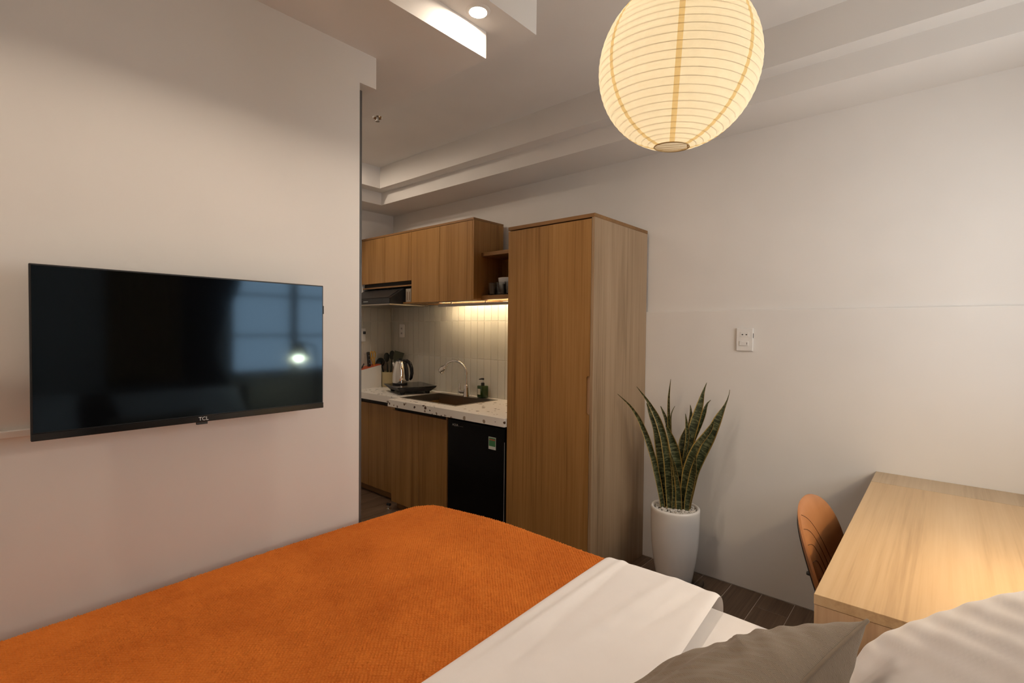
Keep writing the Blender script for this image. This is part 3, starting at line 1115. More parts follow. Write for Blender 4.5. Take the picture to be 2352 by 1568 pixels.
utensil('ladle', 'dark ladle leaning left in the utensil crock', -3.985, 2.685, 1.120, 'ladle', M['utensil'])
utensil('cooking_spoon', 'dark cooking spoon upright in the middle of the crock', -3.900, 2.705, 1.165, 'spoon', M['utensil'])
utensil('slotted_spoon', 'dark slotted spoon leaning behind the turner', -3.865, 2.745, 1.185, 'spoon', M['utensil'])
utensil('turner', 'wide grey-green turner leaning right in the utensil crock', -3.790, 2.760, 1.165, 'turner', M['utensil2'])

# knife block
t = thing('knife_block', 'white knife holder box with red top at the counter end', 'knife holder', (-3.955, 2.53, ZCT))
obj('holder_body', MB().prism([(2.400, ZCT), (2.400, 1.012), (2.655, 1.060), (2.655, ZCT)], 'x', -4.012, -3.905), M['white_pl'], t)
obj('slot_top', MB().prism([(2.402, 1.0125), (2.402, 1.019), (2.652, 1.067), (2.652, 1.0605)], 'x', -4.010, -3.907), M['red'], t)
t = thing('kitchen_knife', 'black handled kitchen knife standing in the white holder', 'knife', (-3.945, 2.545, 1.04))
obj('handle', MB().box(-3.956, -3.932, 2.532, 2.558, 1.046, 1.180, 0.006, 2, rot=Matrix.Rotation(math.radians(5), 3, 'X')), M['blackm'], t, 40)
for i in range(3):
    obj('rivet', MB().lathe([(0.0, 0.0012), (0.003, 0.001), (0.0035, 0)], (-3.932, 2.545 - 0.003 * (i - 1), 1.075 + i * 0.035), 8, M=Matrix.Rotation(PI / 2, 3, 'Y')), M['silver'], t)
obj('blade', MB().box(-3.945, -3.943, 2.533, 2.557, 0.90, 1.046), M['steel'], t)
t = thing('scissors', 'yellow handled kitchen scissors standing in the white holder', 'scissors', (-3.945, 2.605, 1.06))
for s, (a, b) in enumerate(((-0.018, 0.0), (0.006, 0.004))):
    pts = []
    for k in range(15):
        an = 2 * PI * k / 14
        pts.append((-3.945 + b, 2.594 + a + 0.013 * math.sin(an), 1.150 + 0.034 * math.cos(an)))
    obj('finger_ring', MB().tube(pts, 0.0045, 8), M['yellow'], t, 60)
    obj('shank', MB().tube([(-3.945 + b, 2.594 + a, 1.117), (-3.945 + b, 2.610, 1.030)], [0.006, 0.004], 8), M['yellow'], t, 60)
t = thing('paring_knife', 'small dark handled knife at the left of the white holder', 'knife', (-3.945, 2.475, 1.03))
obj('handle', MB().tube([(-3.945, 2.470, 1.028), (-3.945, 2.498, 1.075)], [0.008, 0.005], 8), M['blackm'], t, 60)

# kitchen wall outlet
t = thing('wall_outlet', 'white double wall outlet on the kitchen tiles', 'outlet', (-3.835, YR - 0.012, 1.372))
obj('plate', MB().box(-3.870, -3.800, YR - 0.024, YR - 0.0095, 1.312, 1.434, 0.003, 2), M['white_pl'], t)
for zz in (1.395, 1.35):
    for xx in (-3.842, -3.828):
        obj('slot', MB().box(xx - 0.002, xx + 0.002, YR - 0.0250, YR - 0.0239, zz - 0.008, zz + 0.008), M['dark_hole'], t)
t = thing('wall_outlet', 'white wall outlet with a black plug on the kitchen end wall', 'outlet', (XK + 0.012, 2.52, 1.33))
obj('plate', MB().box(XK + 0.0095, XK + 0.022, 2.485, 2.555, 1.270, 1.392, 0.003, 2), M['white_pl'], t)
obj('plug', MB().box(XK + 0.022, XK + 0.045, 2.525, 2.543, 1.340, 1.366, 0.004, 2), M['blackm'], t)

# door stop on the kitchen floor, ceiling sprinkler
t = thing('door_stop', 'small metal door stop on the kitchen floor', 'door stop', (-3.17, 2.255, 0))
obj('base', MB().lathe([(0.0, 0), (0.022, 0), (0.022, 0.005), (0.010, 0.010), (0.0, 0.010)], (-3.215, 2.255, 0.0), 20), M['chrome'], t, 40)
obj('stem', MB().tube([(-3.215, 2.255, 0.008), (-3.215, 2.255, 0.035)], 0.009, 12), M['chrome'], t, 40)
obj('rubber_cap', MB().tube([(-3.228, 2.252, 0.036), (-3.200, 2.258, 0.036)], 0.011, 12), M['blackm'], t, 40)
t = thing('ceiling_sprinkler', 'small fire sprinkler on the kitchen ceiling', 'sprinkler', (-2.79, 1.86, ZC))
obj('escutcheon', MB().lathe([(0.0, -0.006), (0.025, -0.006), (0.032, 0.0)], (-2.79, 1.86, ZC), 20), M['chrome'], t, 40)
obj('nozzle', MB().tube([(-2.79, 1.86, ZC - 0.005), (-2.79, 1.86, ZC - 0.022)], [0.009, 0.006], 10), M['alu'], t, 40)
obj('deflector', MB().lathe([(0.0, 0), (0.014, 0), (0.014, 0.002), (0, 0.002)], (-2.79, 1.86, ZC - 0.026), 14), M['alu'], t, 40)

# ================================================================== TELEVISION
TVX = XT + 0.1
ty0, ty1, tz0, tz1 = 0.137, 0.877, 1.112, 1.538
t = thing('television', 'wall mounted flat black television hanging above the foot of the bed', 'television', (XT + 0.05, (ty0 + ty1) / 2, tz0))
obj('back_housing', MB().box(TVX - 0.075, TVX - 0.012, ty0 + 0.10, ty1 - 0.10, tz0 + 0.03, tz1 - 0.10, 0.02, 3), M['blackm'], t, 40)
obj('frame', MB().box(TVX - 0.0125, TVX - 0.001, ty0, ty1, tz0, tz1, 0.0015, 2), M['blackm'], t)
obj('screen', MB().box(TVX - 0.0012, TVX, ty0 + 0.004, ty1 - 0.004, tz0 + 0.020, tz1 - 0.004), M['screen'], t)
bz = obj('bottom_bezel', MB().box(TVX - 0.002, TVX + 0.002, ty0, ty1, tz0, tz0 + 0.0185, 0.0015, 2), M['black'], t)
obj('receiver_tab', MB().box(TVX - 0.008, TVX + 0.001, 0.5 - 0.014, 0.5 + 0.014, tz0 - 0.007, tz0), M['blackm'], t)
obj('side_button', MB().box(TVX - 0.010, TVX - 0.002, ty1, ty1 + 0.003, 1.44, 1.468), M['blackm'], t)
obj('wall_bracket', MB().box(XT + 0.0005, TVX - 0.075, 0.36, 0.66, 1.22, 1.42), M['alud'], t)
FM = Matrix.Translation((TVX + 0.0022, 0.503, tz0 + 0.0092)) @ Matrix(((0, 0, 1, 0), (1, 0, 0, 0), (0, 1, 0, 0), (0, 0, 0, 1)))
text_part('logo', 'TCL', 0.0145, M['silver'], bz, FM)
o = obj('cable_duct', MB().box(XT + 0.0003, XT + 0.012, YB + 0.01, 0.30, 1.112, 1.130, 0.002, 2), M['white_pl'], None, base=(XT + 0.006, -0.3, 1.112))
tag(o, 'slim white cable duct on the wall behind the television', 'cable duct')

# ================================================================== DOWNLIGHTS
dlab = ['small round recessed downlight in the stepped soffit', 'round downlight farther back in the soffit above the television', 'round downlight in the soffit near the corner behind the bed']
DLS = [(-1.338, 1.325, ZB), (-1.338, 0.42, ZB), (-1.338, -0.48, ZB), (-2.85, 1.68, ZC), (-3.50, 1.90, ZC)]
dlab += ['round downlight over the kitchen aisle nearest the television wall', 'round downlight over the kitchen aisle at its far end']
for ((dxp, yy, zl_), lb) in zip(DLS, dlab):
    t = thing('downlight', lb, 'downlight', (dxp, yy, zl_), 'downlights in the soffit')
    obj('trim_ring', MB().lathe([(0.031, -0.0015), (0.033, -0.006), (0.040, -0.005), (0.046, 0.0), (0.031, 0.0)], (dxp, yy, zl_), 32), M['white_pl'], t, 60)
    obj('lens', MB().lathe([(0.0, -0.0042), (0.0305, -0.004), (0.0305, -0.0005), (0.0, -0.0005)], (dxp, yy, zl_), 32), M['dl'], t, 60)

# ================================================================== PAPER LANTERN
LR = 0.210
lc = Vector((0, 0, CAMH)) + ray(1556, 158) * 1.345
t = thing('paper_lantern', 'round cream paper lantern glowing under the ceiling', 'lantern', lc)
t.rotation_euler = (math.radians(2.0), math.radians(4.5), 0)
rt_, rb_ = 0.055, 0.046
a0, a1 = math.asin(rt_ / LR), PI - math.asin(rb_ / LR)
NH = 30
prof, hoops = [], []
for i in range(NH + 1):
    a = a0 + (a1 - a0) * i / NH
    hoops.append((LR * math.sin(a), LR * math.cos(a) * 1.0))
for i in range(NH):
    for s in range(4):
        q = i + s / 4
        a = a0 + (a1 - a0) * q / NH
        rr = LR * (1.0 - 0.008 * (1 - math.sin(PI * s / 4)) )
        prof.append((rr * math.sin(a), rr * math.cos(a)))
prof.append((LR * 0.992 * math.sin(a1), LR * 0.992 * math.cos(a1)))
obj('paper_shade', MB().lathe(prof, (0, 0, 0), 72), M['paper'], t, 60, local=True)
for (r, z) in hoops[1:-1]:
    pts = [(0.9855 * r * math.cos(2 * PI * k / 72), 0.9855 * r * math.sin(2 * PI * k / 72), 0.9855 * z) for k in range(73)]
    obj('hoop', MB().tube(pts, 0.0006, 4, caps=False), M['wire'], t, 60, local=True)
az0 = math.atan2(-lc.y, -lc.x)
for k in range(7):
    az = az0 + 2 * PI * k / 7 + 0.03
    mb = MB()
    vs, fs = [], []
    for i, (r, z) in enumerate(prof):
        wd = 0.0065 / max(r, 0.03)
        for s in (-1, 1):
            vs.append((1.003 * r * math.cos(az + s * wd), 1.003 * r * math.sin(az + s * wd), z * 1.003))
    for i in range(len(prof) - 1):
        fs.append((2 * i, 2 * i + 1, 2 * i + 3, 2 * i + 2))
    mb.add(vs, fs)
    obj('paper_seam', mb, M['seam'], t, 60, local=True)
zbot = LR * math.cos(a1)
for rr, zz in ((rb_, zbot), (rt_, LR * math.cos(a0))):
    pts = [(rr * math.cos(2 * PI * k / 40), rr * math.sin(2 * PI * k / 40), zz) for k in range(41)]
    obj('end_ring', MB().tube(pts, 0.0016, 6, caps=False), M['wire'], t, 60, local=True)
ws = az0 + 1.9
e0 = (0.022 * math.cos(ws + 0.3), 0.022 * math.sin(ws + 0.3), 0.19)
obj('stretcher_wire', MB().tube([(0.044 * math.cos(ws), 0.044 * math.sin(ws), zbot + 0.001), (0.03 * math.cos(ws - 0.6), 0.03 * math.sin(ws - 0.6), 0.0), e0], 0.0012, 6), M['wire'], t, 60, local=True)
obj('stretcher_wire', MB().tube([(0.044 * math.cos(ws), 0.044 * math.sin(ws), zbot + 0.001), (0.036 * math.cos(ws + 0.9), 0.036 * math.sin(ws + 0.9), 0.0), e0], 0.0012, 6), M['wire'], t, 60, local=True)
obj('bulb', MB().lathe([(0.0, -0.055), (0.018, -0.05), (0.03, -0.03), (0.032, -0.01), (0.024, 0.015), (0.014, 0.035), (0.014, 0.05)], (0, 0, 0.02), 20), M['bulb'], t, 60, local=True)
obj('socket', MB().lathe([(0.0, 0.13), (0.018, 0.13), (0.018, 0.07), (0.0, 0.07)], (0, 0, 0.0), 16), M['white_pl'], t, 40, local=True)
up = (t.rotation_euler.to_matrix().inverted() @ Vector((0, 0, 1)))
top = Vector((0, 0, 0.13)) + up * (ZC - lc.z - 0.13 * 1.0)
obj('cord', MB().tube([(0, 0, 0.125), tuple(top)], 0.003, 8), M['white_pl'], t, 60, local=True)
obj('ceiling_rose', MB().lathe([(0.0, -0.03), (0.03, -0.028), (0.045, 0.0)], tuple(top), 24, M=t.rotation_euler.to_matrix().inverted()), M['white_pl'], t, 60, local=True)
ll = bpy.data.lights.new('lantern_bulb_light', 'POINT')
ll.energy = LANTERN_W
ll.color = (1.0, 0.88, 0.70)
ll.shadow_soft_size = 0.05
lo = bpy.data.objects.new('lantern_bulb_light', ll)
COL.objects.link(lo)
lo.location = lc + Vector((0, 0, 0.02))

# ================================================================== RIGHT WALL OUTLET
t = thing('wall_outlet', 'white outlet and switch plate on the right wall above the plant', 'outlet', (-0.815, YR, 1.35))
ox0, ox1, oz0, oz1 = -0.858, -0.773, 1.290, 1.413
obj('plate', MB().box(ox0, ox1, YR - 0.011, YR - 0.0003, oz0, oz1, 0.003, 2), M['white_pl'], t)
sk = obj('socket', MB().box(-0.838, -0.793, YR - 0.0125, YR - 0.0108, 1.365, 1.392, 0.001, 1), M['white_pl'], t)
for xx in (-0.826, -0.806):
    obj('socket_hole', MB().box(xx - 0.004, xx + 0.004, YR - 0.0131, YR - 0.0124, 1.3755, 1.3805), M['dark_hole'], sk)
sw = obj('switch', MB().box(-0.841, -0.795, YR - 0.0145, YR - 0.0108, 1.318, 1.343, 0.0015, 2), M['white_pl'], t)
obj('switch_mark', MB().box(-0.803, -0.801, YR - 0.0151, YR - 0.0144, 1.325, 1.336), M['dark_hole'], sw)
obj('side_clip', MB().box(ox1 - 0.002, ox1 + 0.0008, YR - 0.009, YR - 0.003, 1.360, 1.385), M['dark_hole'], t)

# ================================================================== PLANT
px, py = -1.100, 2.640
PH = 0.430
o = obj('plant_saucer', MB().lathe([(0.0, 0.001), (0.105, 0.001), (0.118, 0.006), (0.135, 0.040), (0.133, 0.041), (0.115, 0.010), (0.103, 0.004), (0.0, 0.004)], (px + 0.026, py - 0.012, 0), 40), M['clearpl'], None, 60, base=(px, py, 0))
tag(o, 'clear plastic saucer under the white plant pot', 'saucer')
t = thing('plant_pot', 'tall white glazed pot with pebbles beside the wardrobe', 'pot', (px, py, 0.0045))
pr = [(0.0, 0.0045), (0.086, 0.0045), (0.090, 0.012), (0.098, 0.06), (0.112, 0.14), (0.122, 0.22), (0.127, 0.30), (0.129, PH - 0.02), (0.130, PH - 0.008), (0.128, PH), (0.122, PH + 0.003), (0.115, PH), (0.112, PH - 0.010), (0.110, PH - 0.03), (0.0, PH - 0.03)]
obj('pot_body', MB().lathe(pr, (px, py, 0), 56), M['pot'], t, 60)
obj('soil', MB().lathe([(0.0, 0.004), (0.11, 0.0)], (px, py, PH - 0.024), 32), M['soil'], t, 60)
mb = MB()
ico = bmesh.new()
bmesh.ops.create_icosphere(ico, subdivisions=1, radius=1.0)
iv = [v.co.copy() for v in ico.verts]
ifc = [[v.index for v in f.verts] for f in ico.faces]
ico.free()
for k in range(420):
    rr = 0.106 * math.sqrt(random.random())
    an = random.random() * 2 * PI
    s = random.uniform(0.005, 0.0095)
    e = Matrix.Rotation(random.random() * 6, 3, 'Z') @ Matrix.Rotation(random.random() * 6, 3, 'X')
    c = Vector((px + rr * math.cos(an), py + rr * math.sin(an), PH - 0.014 + random.uniform(-0.004, 0.006)))
    mb.add([c + e @ Vector((v.x * s * 1.3, v.y * s, v.z * s * 0.75)) for v in iv], ifc)
o = obj('pebbles', mb, M['pebble'], t, 60)
o['kind'] = 'stuff'

pt = thing('snake_plant', 'green snake plant with yellow leaf margins growing in the white pot', 'plant', (px, py, PH - 0.05))
vd = Vector((px, py, 0)).normalized()
hd = Vector((vd.y, -vd.x, 0))
SC = 4.9


def leaf(pts, wids, dep, twist=0.0, fold=0.42, side=0.0):
    """pts from tip to base in crop pixels, laid out on an upright plane at depth offset dep"""
    P = []
    n0 = len(pts)
    for i, (cx_, cy_) in enumerate(pts):
        r_ = ray(1400 + cx_ / SC, 860 + cy_ / SC)
        s = i / (n0 - 1)
        dd = dep * (1.0 - 0.75 * s)          # leaves spread out from the middle of the pot
        tt = (Vector((px, py, 0)).dot(vd) + dd) / (r_.dot(vd))
        P.append(Vector((0, 0, CAMH)) + r_ * tt)
    P = P[::-1]
    wv = [w / SC * 2.72 / FPX * 0.44 for w in wids][::-1]
    P.insert(0, P[0] + Vector((0, 0, -0.05)))
    wv.insert(0, wv[0] * 0.8)
    # resample
    n = 26
    L = [0.0]
    for i in range(1, len(P)):
        L.append(L[-1] + (P[i] - P[i - 1]).length)
    ctr, wd = [], []
    Pn = np.array([p[:] for p in P])
    for i in range(n):
        s = L[-1] * i / (n - 1)
        ctr.append([np.interp(s, L, Pn[:, q]) for q in range(3)])
        wd.append(np.interp(s, L, wv))
    ctr = np.array(ctr)
    for _ in range(1):
        ctr[1:-1] = 0.25 * ctr[:-2] + 0.5 * ctr[1:-1] + 0.25 * ctr[2:]
        w_ = np.array(wd)
        w_[1:-1] = 0.25 * w_[:-2] + 0.5 * w_[1:-1] + 0.25 * w_[2:]
        wd = list(w_)
    vs, uvs, fs = [], [], []
    NA = 7
    for i in range(n):
        c = Vector(ctr[i])
        tg = Vector(ctr[min(i + 1, n - 1)] - ctr[max(i - 1, 0)]).normalized()
        view = (c - Vector((0, 0, CAMH))).normalized()
        ac = tg.cross(view).normalized()
        nr = ac.cross(tg).normalized()
        th_ = 1.7 * twist * (i / (n - 1) - 0.3)
        a2 = ac * math.cos(th_) + nr * math.sin(th_)
        n2_ = nr * math.cos(th_) - ac * math.sin(th_)
        hw = max(wd[i], 0.0012)
        for layer in (0, 1):
            for k in range(NA):
                u = -1 + 2 * k / (NA - 1)
                curv = fold * hw * (u * u)
                thk = 0.0016 * (1 - abs(u) * 0.7) * (1 if layer == 0 else -1) * min(1.0, hw / 0.006)
                p = c + a2 * (u * hw) - n2_ * (curv - thk)
                vs.append(p)
                uvs.append(((u + 1) / 2, i / (n - 1) * L[-1] / 0.62))
    st = 2 * NA
    for i in range(n - 1):
        for k in range(NA - 1):
            fs.append((i * st + k, i * st + k + 1, (i + 1) * st + k + 1, (i + 1) * st + k))
            fs.append((i * st + NA + k + 1, i * st + NA + k, (i + 1) * st + NA + k, (i + 1) * st + NA + k + 1))
        fs.append((i * st, (i + 1) * st, (i + 1) * st + NA, i * st + NA))
        fs.append((i * st + NA - 1, i * st + 2 * NA - 1, (i + 1) * st + 2 * NA - 1, (i + 1) * st + NA - 1))
    mb = MB().add(vs, fs)
    return obj('leaf', mb, M['leaf'], pt, 60, uv=uvs)


LEAVES = [
    ([(90, 217), (240, 350), (340, 500), (430, 720), (500, 960), (560, 1250), (600, 1480)], [6, 28, 55, 75, 75, 70, 60], -0.045, 0.5),
    ([(305, 135), (430, 290), (545, 490), (612, 700), (650, 950), (668, 1200), (682, 1520)], [5, 34, 80, 92, 95, 95, 85], -0.060, 0.3),
    ([(420, 320), (465, 440), (520, 600), (565, 850), (605, 1100), (640, 1350), (660, 1500)], [14, 62, 66, 110, 120, 105, 70], 0.000, 0.2),
    ([(690, 50), (672, 250), (670, 450), (680, 650), (700, 1000), (720, 1500)], [8, 40, 46, 50, 60, 60], 0.035, 0.9),
    ([(575, 355), (632, 480), (672, 620), (700, 900), (730, 1450)], [10, 46, 60, 60, 50], 0.060, 0.2),
    ([(735, 355), (692, 430), (688, 600), (700, 900), (735, 1450)], [5, 14, 24, 40, 40], 0.045, 0.3),
    ([(635, 570), (690, 700), (738, 850), (768, 1050), (785, 1250), (790, 1500)], [16, 85, 125, 130, 115, 95], -0.020, 0.2),
    ([(680, 870), (722, 1000), (752, 1150), (775, 1300), (782, 1520)], [6, 38, 60, 72, 80], -0.085, 0.3),
    ([(690, 930), (722, 1100), (730, 1300), (715, 1530)], [22, 48, 48, 40], -0.075, 0.6),
    ([(1095, 90), (1058, 180), (1020, 350), (962, 530), (915, 700), (880, 900), (850, 1200), (822, 1500)], [5, 26, 92, 118, 112, 105, 95, 80], 0.030, 0.15),
    ([(1140, 285), (1100, 305), (1068, 430), (1010, 590), (940, 740), (870, 950), (830, 1480)], [4, 16, 62, 56, 60, 60, 60], 0.055, 0.3),
    ([(1355, 170), (1345, 240), (1300, 350), (1222, 500), (1130, 720), (1035, 920), (960, 1100), (880, 1480)], [3, 8, 24, 105, 128, 112, 95, 70], 0.015, 0.2),
    ([(1172, 530), (1150, 600), (1065, 710), (985, 800), (920, 950), (870, 1100), (845, 1300), (832, 1540)], [20, 74, 84, 92, 110, 112, 105, 75], -0.055, 0.5),
    ([(975, 920), (955, 1080), (915, 1260), (882, 1400), (862, 1540)], [14, 92, 92, 76, 66], -0.075, 0.6),
    ([(910, 340), (922, 450), (905, 600), (870, 900), (830, 1450)], [6, 42, 54, 56, 50], 0.050, 0.2),
    ([(855, 440), (878, 600), (880, 720), (835, 1000), (815, 1480)], [6, 50, 44, 50, 44], 0.000, 0.3),
    ([(862, 600), (822, 740), (805, 880), (800, 1100), (800, 1450)], [20, 86, 92, 80, 66], 0.040, 0.2),
]
for (p_, w_, d_, tw) in LEAVES:
    leaf(p_, w_, d_, tw)

# ================================================================== DESK
DX0, DX1, DY0, DZ = -0.230, 0.470, 1.402, 0.750
t = thing('desk', 'pale oak desk running along to the right wall', 'desk', (0.12, 2.12, 0))
obj('desk_top', MB().box(DX0, DX1, DY0, 2.640, DZ - 0.025, DZ, 0.0008, 1), M['desk'], t)
obj('cable_cover', MB().box(DX0, DX1, 2.6415, YR - 0.002, DZ - 0.025, DZ + 0.0005, 0.0008, 1), wood('grey_oak_board', (0.36, 0.25, 0.145, 1), (0.47, 0.345, 0.215, 1), (0.54, 0.41, 0.265, 1), 1, rough=0.4), t)
obj('side_panel', MB().box(DX0 + 0.001, DX1, DY0 + 0.001, DY0 + 0.026, 0, DZ - 0.026, 0.0008, 1), M['desk_v'], t)
obj('side_panel', MB().box(DX0 + 0.001, DX1, YR - 0.028, YR - 0.003, 0, DZ - 0.026, 0.0008, 1), M['desk_v'], t)
obj('back_panel', MB().box(DX1 - 0.03, DX1 - 0.012, DY0 + 0.027, YR - 0.029, 0.30, DZ - 0.026), M['desk_v'], t)
obj('drawer_box', MB().box(DX0 + 0.06, DX1 - 0.04, DY0 + 0.027, DY0 + 0.36, DZ - 0.16, DZ - 0.027), M['desk_v'], t)

# desk lamp (its lit shade shows in the television)
lx, ly = 0.375, 1.90
t = thing('desk_lamp', 'black desk lamp with a lit tilted shade on the desk', 'lamp', (lx, ly, DZ))
obj('base', MB().lathe([(0.0, 0), (0.085, 0), (0.085, 0.012), (0.02, 0.02), (0.0, 0.02)], (lx, ly, DZ), 32), M['lampshade'], t, 40)
obj('pole', MB().tube([(lx, ly, DZ + 0.015), (lx, ly, DZ + 0.42), (lx - 0.02, ly - 0.03, DZ + 0.50), (lx - 0.06, ly - 0.12, DZ + 0.53), (lx - 0.085, ly - 0.18, DZ + 0.515)], 0.007, 10), M['lampshade'], t, 60)
hp = Vector((lx - 0.09, ly - 0.19, DZ + 0.51))
ld_ = Vector((-0.30, -0.10, -1.0)).normalized()
qm = ld_.to_track_quat('Z', 'Y').to_matrix()
sh = obj('shade', MB().lathe([(0.0, -0.02), (0.03, -0.02), (0.035, 0.0), (0.055, 0.04), (0.075, 0.10), (0.073, 0.10), (0.053, 0.042), (0.032, 0.003), (0.0, 0.0)], hp, 32, M=qm), M['lampin'], t, 60)
obj('shade_cover', MB().lathe([(0.0, -0.022), (0.032, -0.022), (0.037, -0.002), (0.057, 0.038), (0.0765, 0.099)], hp, 32, M=qm), M['lampshade'], sh, 60)
obj('bulb', MB().lathe([(0.0, 0.075), (0.016, 0.07), (0.024, 0.052), (0.018, 0.03), (0.012, 0.01)], hp, 20, M=qm), M['bulb'], t, 60)
ll = bpy.data.lights.new('desk_lamp_light', 'POINT')
ll.energy = LAMP_W
ll.color = (1.0, 0.74, 0.42)
ll.shadow_soft_size = 0.028
lo = bpy.data.objects.new('desk_lamp_light', ll)
COL.objects.link(lo)
lo.location = hp + ld_ * 0.083

# ================================================================== CHAIR
ccy = 2.05
t = thing('desk_chair', 'tan leather shell chair with dark stitching tucked under the desk', 'chair', (-0.14, ccy, 0))


def back_x(yy, z):
    """front face of the reclined, slightly wrapped backrest"""
    v = (z - 0.43) / 0.37
    return -0.262 - 0.100 * v + 0.050 * (yy / 0.25) ** 2 * (1 - 0.4 * v)


def back_disc(scale, off, edge, NR=14, NT_=64):
    vs = []
    for i in range(NR + 1):
        r = i / NR
        for k in range(NT_):
            a = 2 * PI * k / NT_
            c, sn_ = math.cos(a), math.sin(a)
            p = 2 / 2.5
            oy = 0.252 * math.copysign(abs(c) ** p, c)
            oz = math.copysign(abs(sn_) ** p, sn_)
            oz = oz * (0.188 if oz > 0 else 0.185)
            if oz < 0:
                oy *= 1 + oz * 1.2
            yy, zz = oy * r * scale, 0.602 + oz * r * scale
            vs.append(Vector((back_x(yy, zz) - off + edge * r ** 7, ccy + yy, zz)))
    return vs, NR, NT_


def disc_shell(F, B, NR, NT_):
    n = (NR + 1) * NT_
    fs = []
    for i in range(NR):
        for k in range(NT_):
            k2 = (k + 1) % NT_
            a, b, c, d = i * NT_ + k, i * NT_ + k2, (i + 1) * NT_ + k2, (i + 1) * NT_ + k
            if i == 0:
                if k % 2 == 0:
                    pass
            fs.append((a, b, c, d))
            fs.append((n + b, n + a, n + d, n + c))
    for k in range(NT_):
        k2 = (k + 1) % NT_
        a, b = NR * NT_ + k, NR * NT_ + k2
        fs.append((a, b, n + b, n + a))
    return MB().add(F + B, fs)


F_, NR_, NT__ = back_disc(1.0, 0.0, -0.014)
B_, _, _ = back_disc(1.0, 0.034, 0.012)
for L_ in (F_, B_):
    for k in range(NT__):      # keep the centre ring open a hair so no face is degenerate
        a = 2 * PI * k / NT__
        L_[k] = L_[k] + Vector((0, 0.001 * math.cos(a), 0.001 * math.sin(a)))
bk = obj('backrest', disc_shell(F_, B_, NR_, NT__), M['leather'], t, 60)
F2, _, _ = back_disc(0.84, 0.0315, 0.0)
B2, _, _ = back_disc(0.82, 0.037, 0.003)
for L_ in (F2, B2):
    for k in range(NT__):
        a = 2 * PI * k / NT__
        L_[k] = L_[k] + Vector((0, 0.001 * math.cos(a), 0.001 * math.sin(a)))
obj('back_shell', disc_shell(F2, B2, NR_, NT__), M['blackm'], t, 60)
for rad in (0.115, 0.165, 0.215, 0.262, 0.306, 0.350):
    pts = []
    for k in range(61):
        an = PI / 2 * 1.15 * k / 60 - 0.10
        yy, zz = -0.262 + rad * math.sin(an), 0.452 + rad * math.cos(an) * 0.98
        oz = zz - 0.602
        q = abs(oz) / (0.188 if oz > 0 else 0.185)
        wz = 0.252 * (1 + (oz * 1.2 if oz < 0 else 0))
        rr = (abs(yy / wz) ** 2.5 + q ** 2.5) ** (1 / 2.5)
        if rr < 0.985:
            pts.append((back_x(yy, zz) - 0.014 * rr ** 7 + 0.0004, ccy + yy, zz))
    if len(pts) > 3:
        obj('stitch_line', MB().tube(pts, 0.0010, 5), M['stitch'], bk, 60)
obj('rivet', MB().lathe([(0.0, 0.010), (0.006, 0.008), (0.007, -0.003)], (back_x(-0.185, 0.60) - 0.034, ccy - 0.185, 0.60), 12, M=Matrix.Rotation(-PI / 2, 3, 'Y')), M['blackm'], bk)
obj('seat', MB().box(-0.300, 0.120, ccy - 0.215, ccy + 0.215, 0.405, 0.460, 0.026, 4), M['leather'], t, 50)
obj('seat_shell', MB().box(-0.300, 0.115, ccy - 0.205, ccy + 0.205, 0.392, 0.404, 0.004, 2), M['blackm'], t, 50)
for sx_, sy_ in ((-1, -1), (-1, 1), (1, -1), (1, 1)):
    cx0 = -0.09
    obj('leg', MB().tube([(cx0 + sx_ * 0.13, ccy + sy_ * 0.13, 0.393), (cx0 + sx_ * 0.20, ccy + sy_ * 0.20, 0.0)], [0.013, 0.009], 10), M['blackm'], t, 60)

# ================================================================== BED
BX0, BX1, BY0, BY1, BZ = -1.690, 0.330, -0.230, 1.375, 0.640
t = thing('bed', 'double bed with wooden base and white mattress facing the television', 'bed', ((BX0 + BX1) / 2, (BY0 + BY1) / 2, 0))
obj('bed_base', MB().box(BX0 + 0.03, BX1, BY0 + 0.03, BY1 - 0.03, 0.0, 0.30, 0.01, 2), M['bedwood'], t)
obj('mattress', MB().box(BX0 + 0.06, BX1, BY0 + 0.02, BY1 - 0.05, 0.301, BZ, 0.035, 4), M['linen'], t, 40)
obj('headboard', MB().box(BX1 + 0.002, BX1 + 0.075, BY0 - 0.02, DY0 - 0.012, 0.0, 1.00, 0.02, 3), M['headb'], t, 40)


def drape(s, edge, r, low):
    """arc-length profile over an edge: returns (offset along axis, drop, normal angle)"""
    e0 = edge - r
    if s <= e0:
        return s, 0.0, 0.0
    a = (s - e0) / r
    if a <= PI / 2:
        return e0 + r * math.sin(a), -r * (1 - math.cos(a)), a
    d = s - e0 - r * PI / 2
    return edge + 0.05 * d, -r - d, PI / 2


def wob(x, y):
    return (0.007 * math.sin(2.1 * x + 1.2 + 1.4 * y) + 0.005 * math.sin(4.3 * y - 2.2 * x + 0.5) + 0.003 * math.sin(7.5 * x + 3.1 * y))


def big_mesh(name, P, m, smooth=True):
    ni, nj = P.shape[:2]
    me = bpy.data.meshes.new(name)
    v = P.reshape(-1, 3).astype(np.float32)
    idx = np.arange(ni * nj).reshape(ni, nj)
    q = np.stack([idx[:-1, :-1], idx[1:, :-1], idx[1:, 1:], idx[:-1, 1:]], -1).reshape(-1, 4)
    me.vertices.add(len(v))
    me.vertices.foreach_set('co', v.ravel())
    me.loops.add(q.size)
    me.loops.foreach_set('vertex_index', q.ravel().astype(np.int32))
    me.polygons.add(len(q))
    me.polygons.foreach_set('loop_start', (np.arange(len(q)) * 4).astype(np.int32))
    me.polygons.foreach_set('loop_total', np.full(len(q), 4, np.int32))
    me.update(calc_edges=True)
    me.validate()
    if smooth:
        me.shade_smooth()
    me.materials.append(m)
    o = bpy.data.objects.new(name, me)
    COL.objects.link(o)
    return o


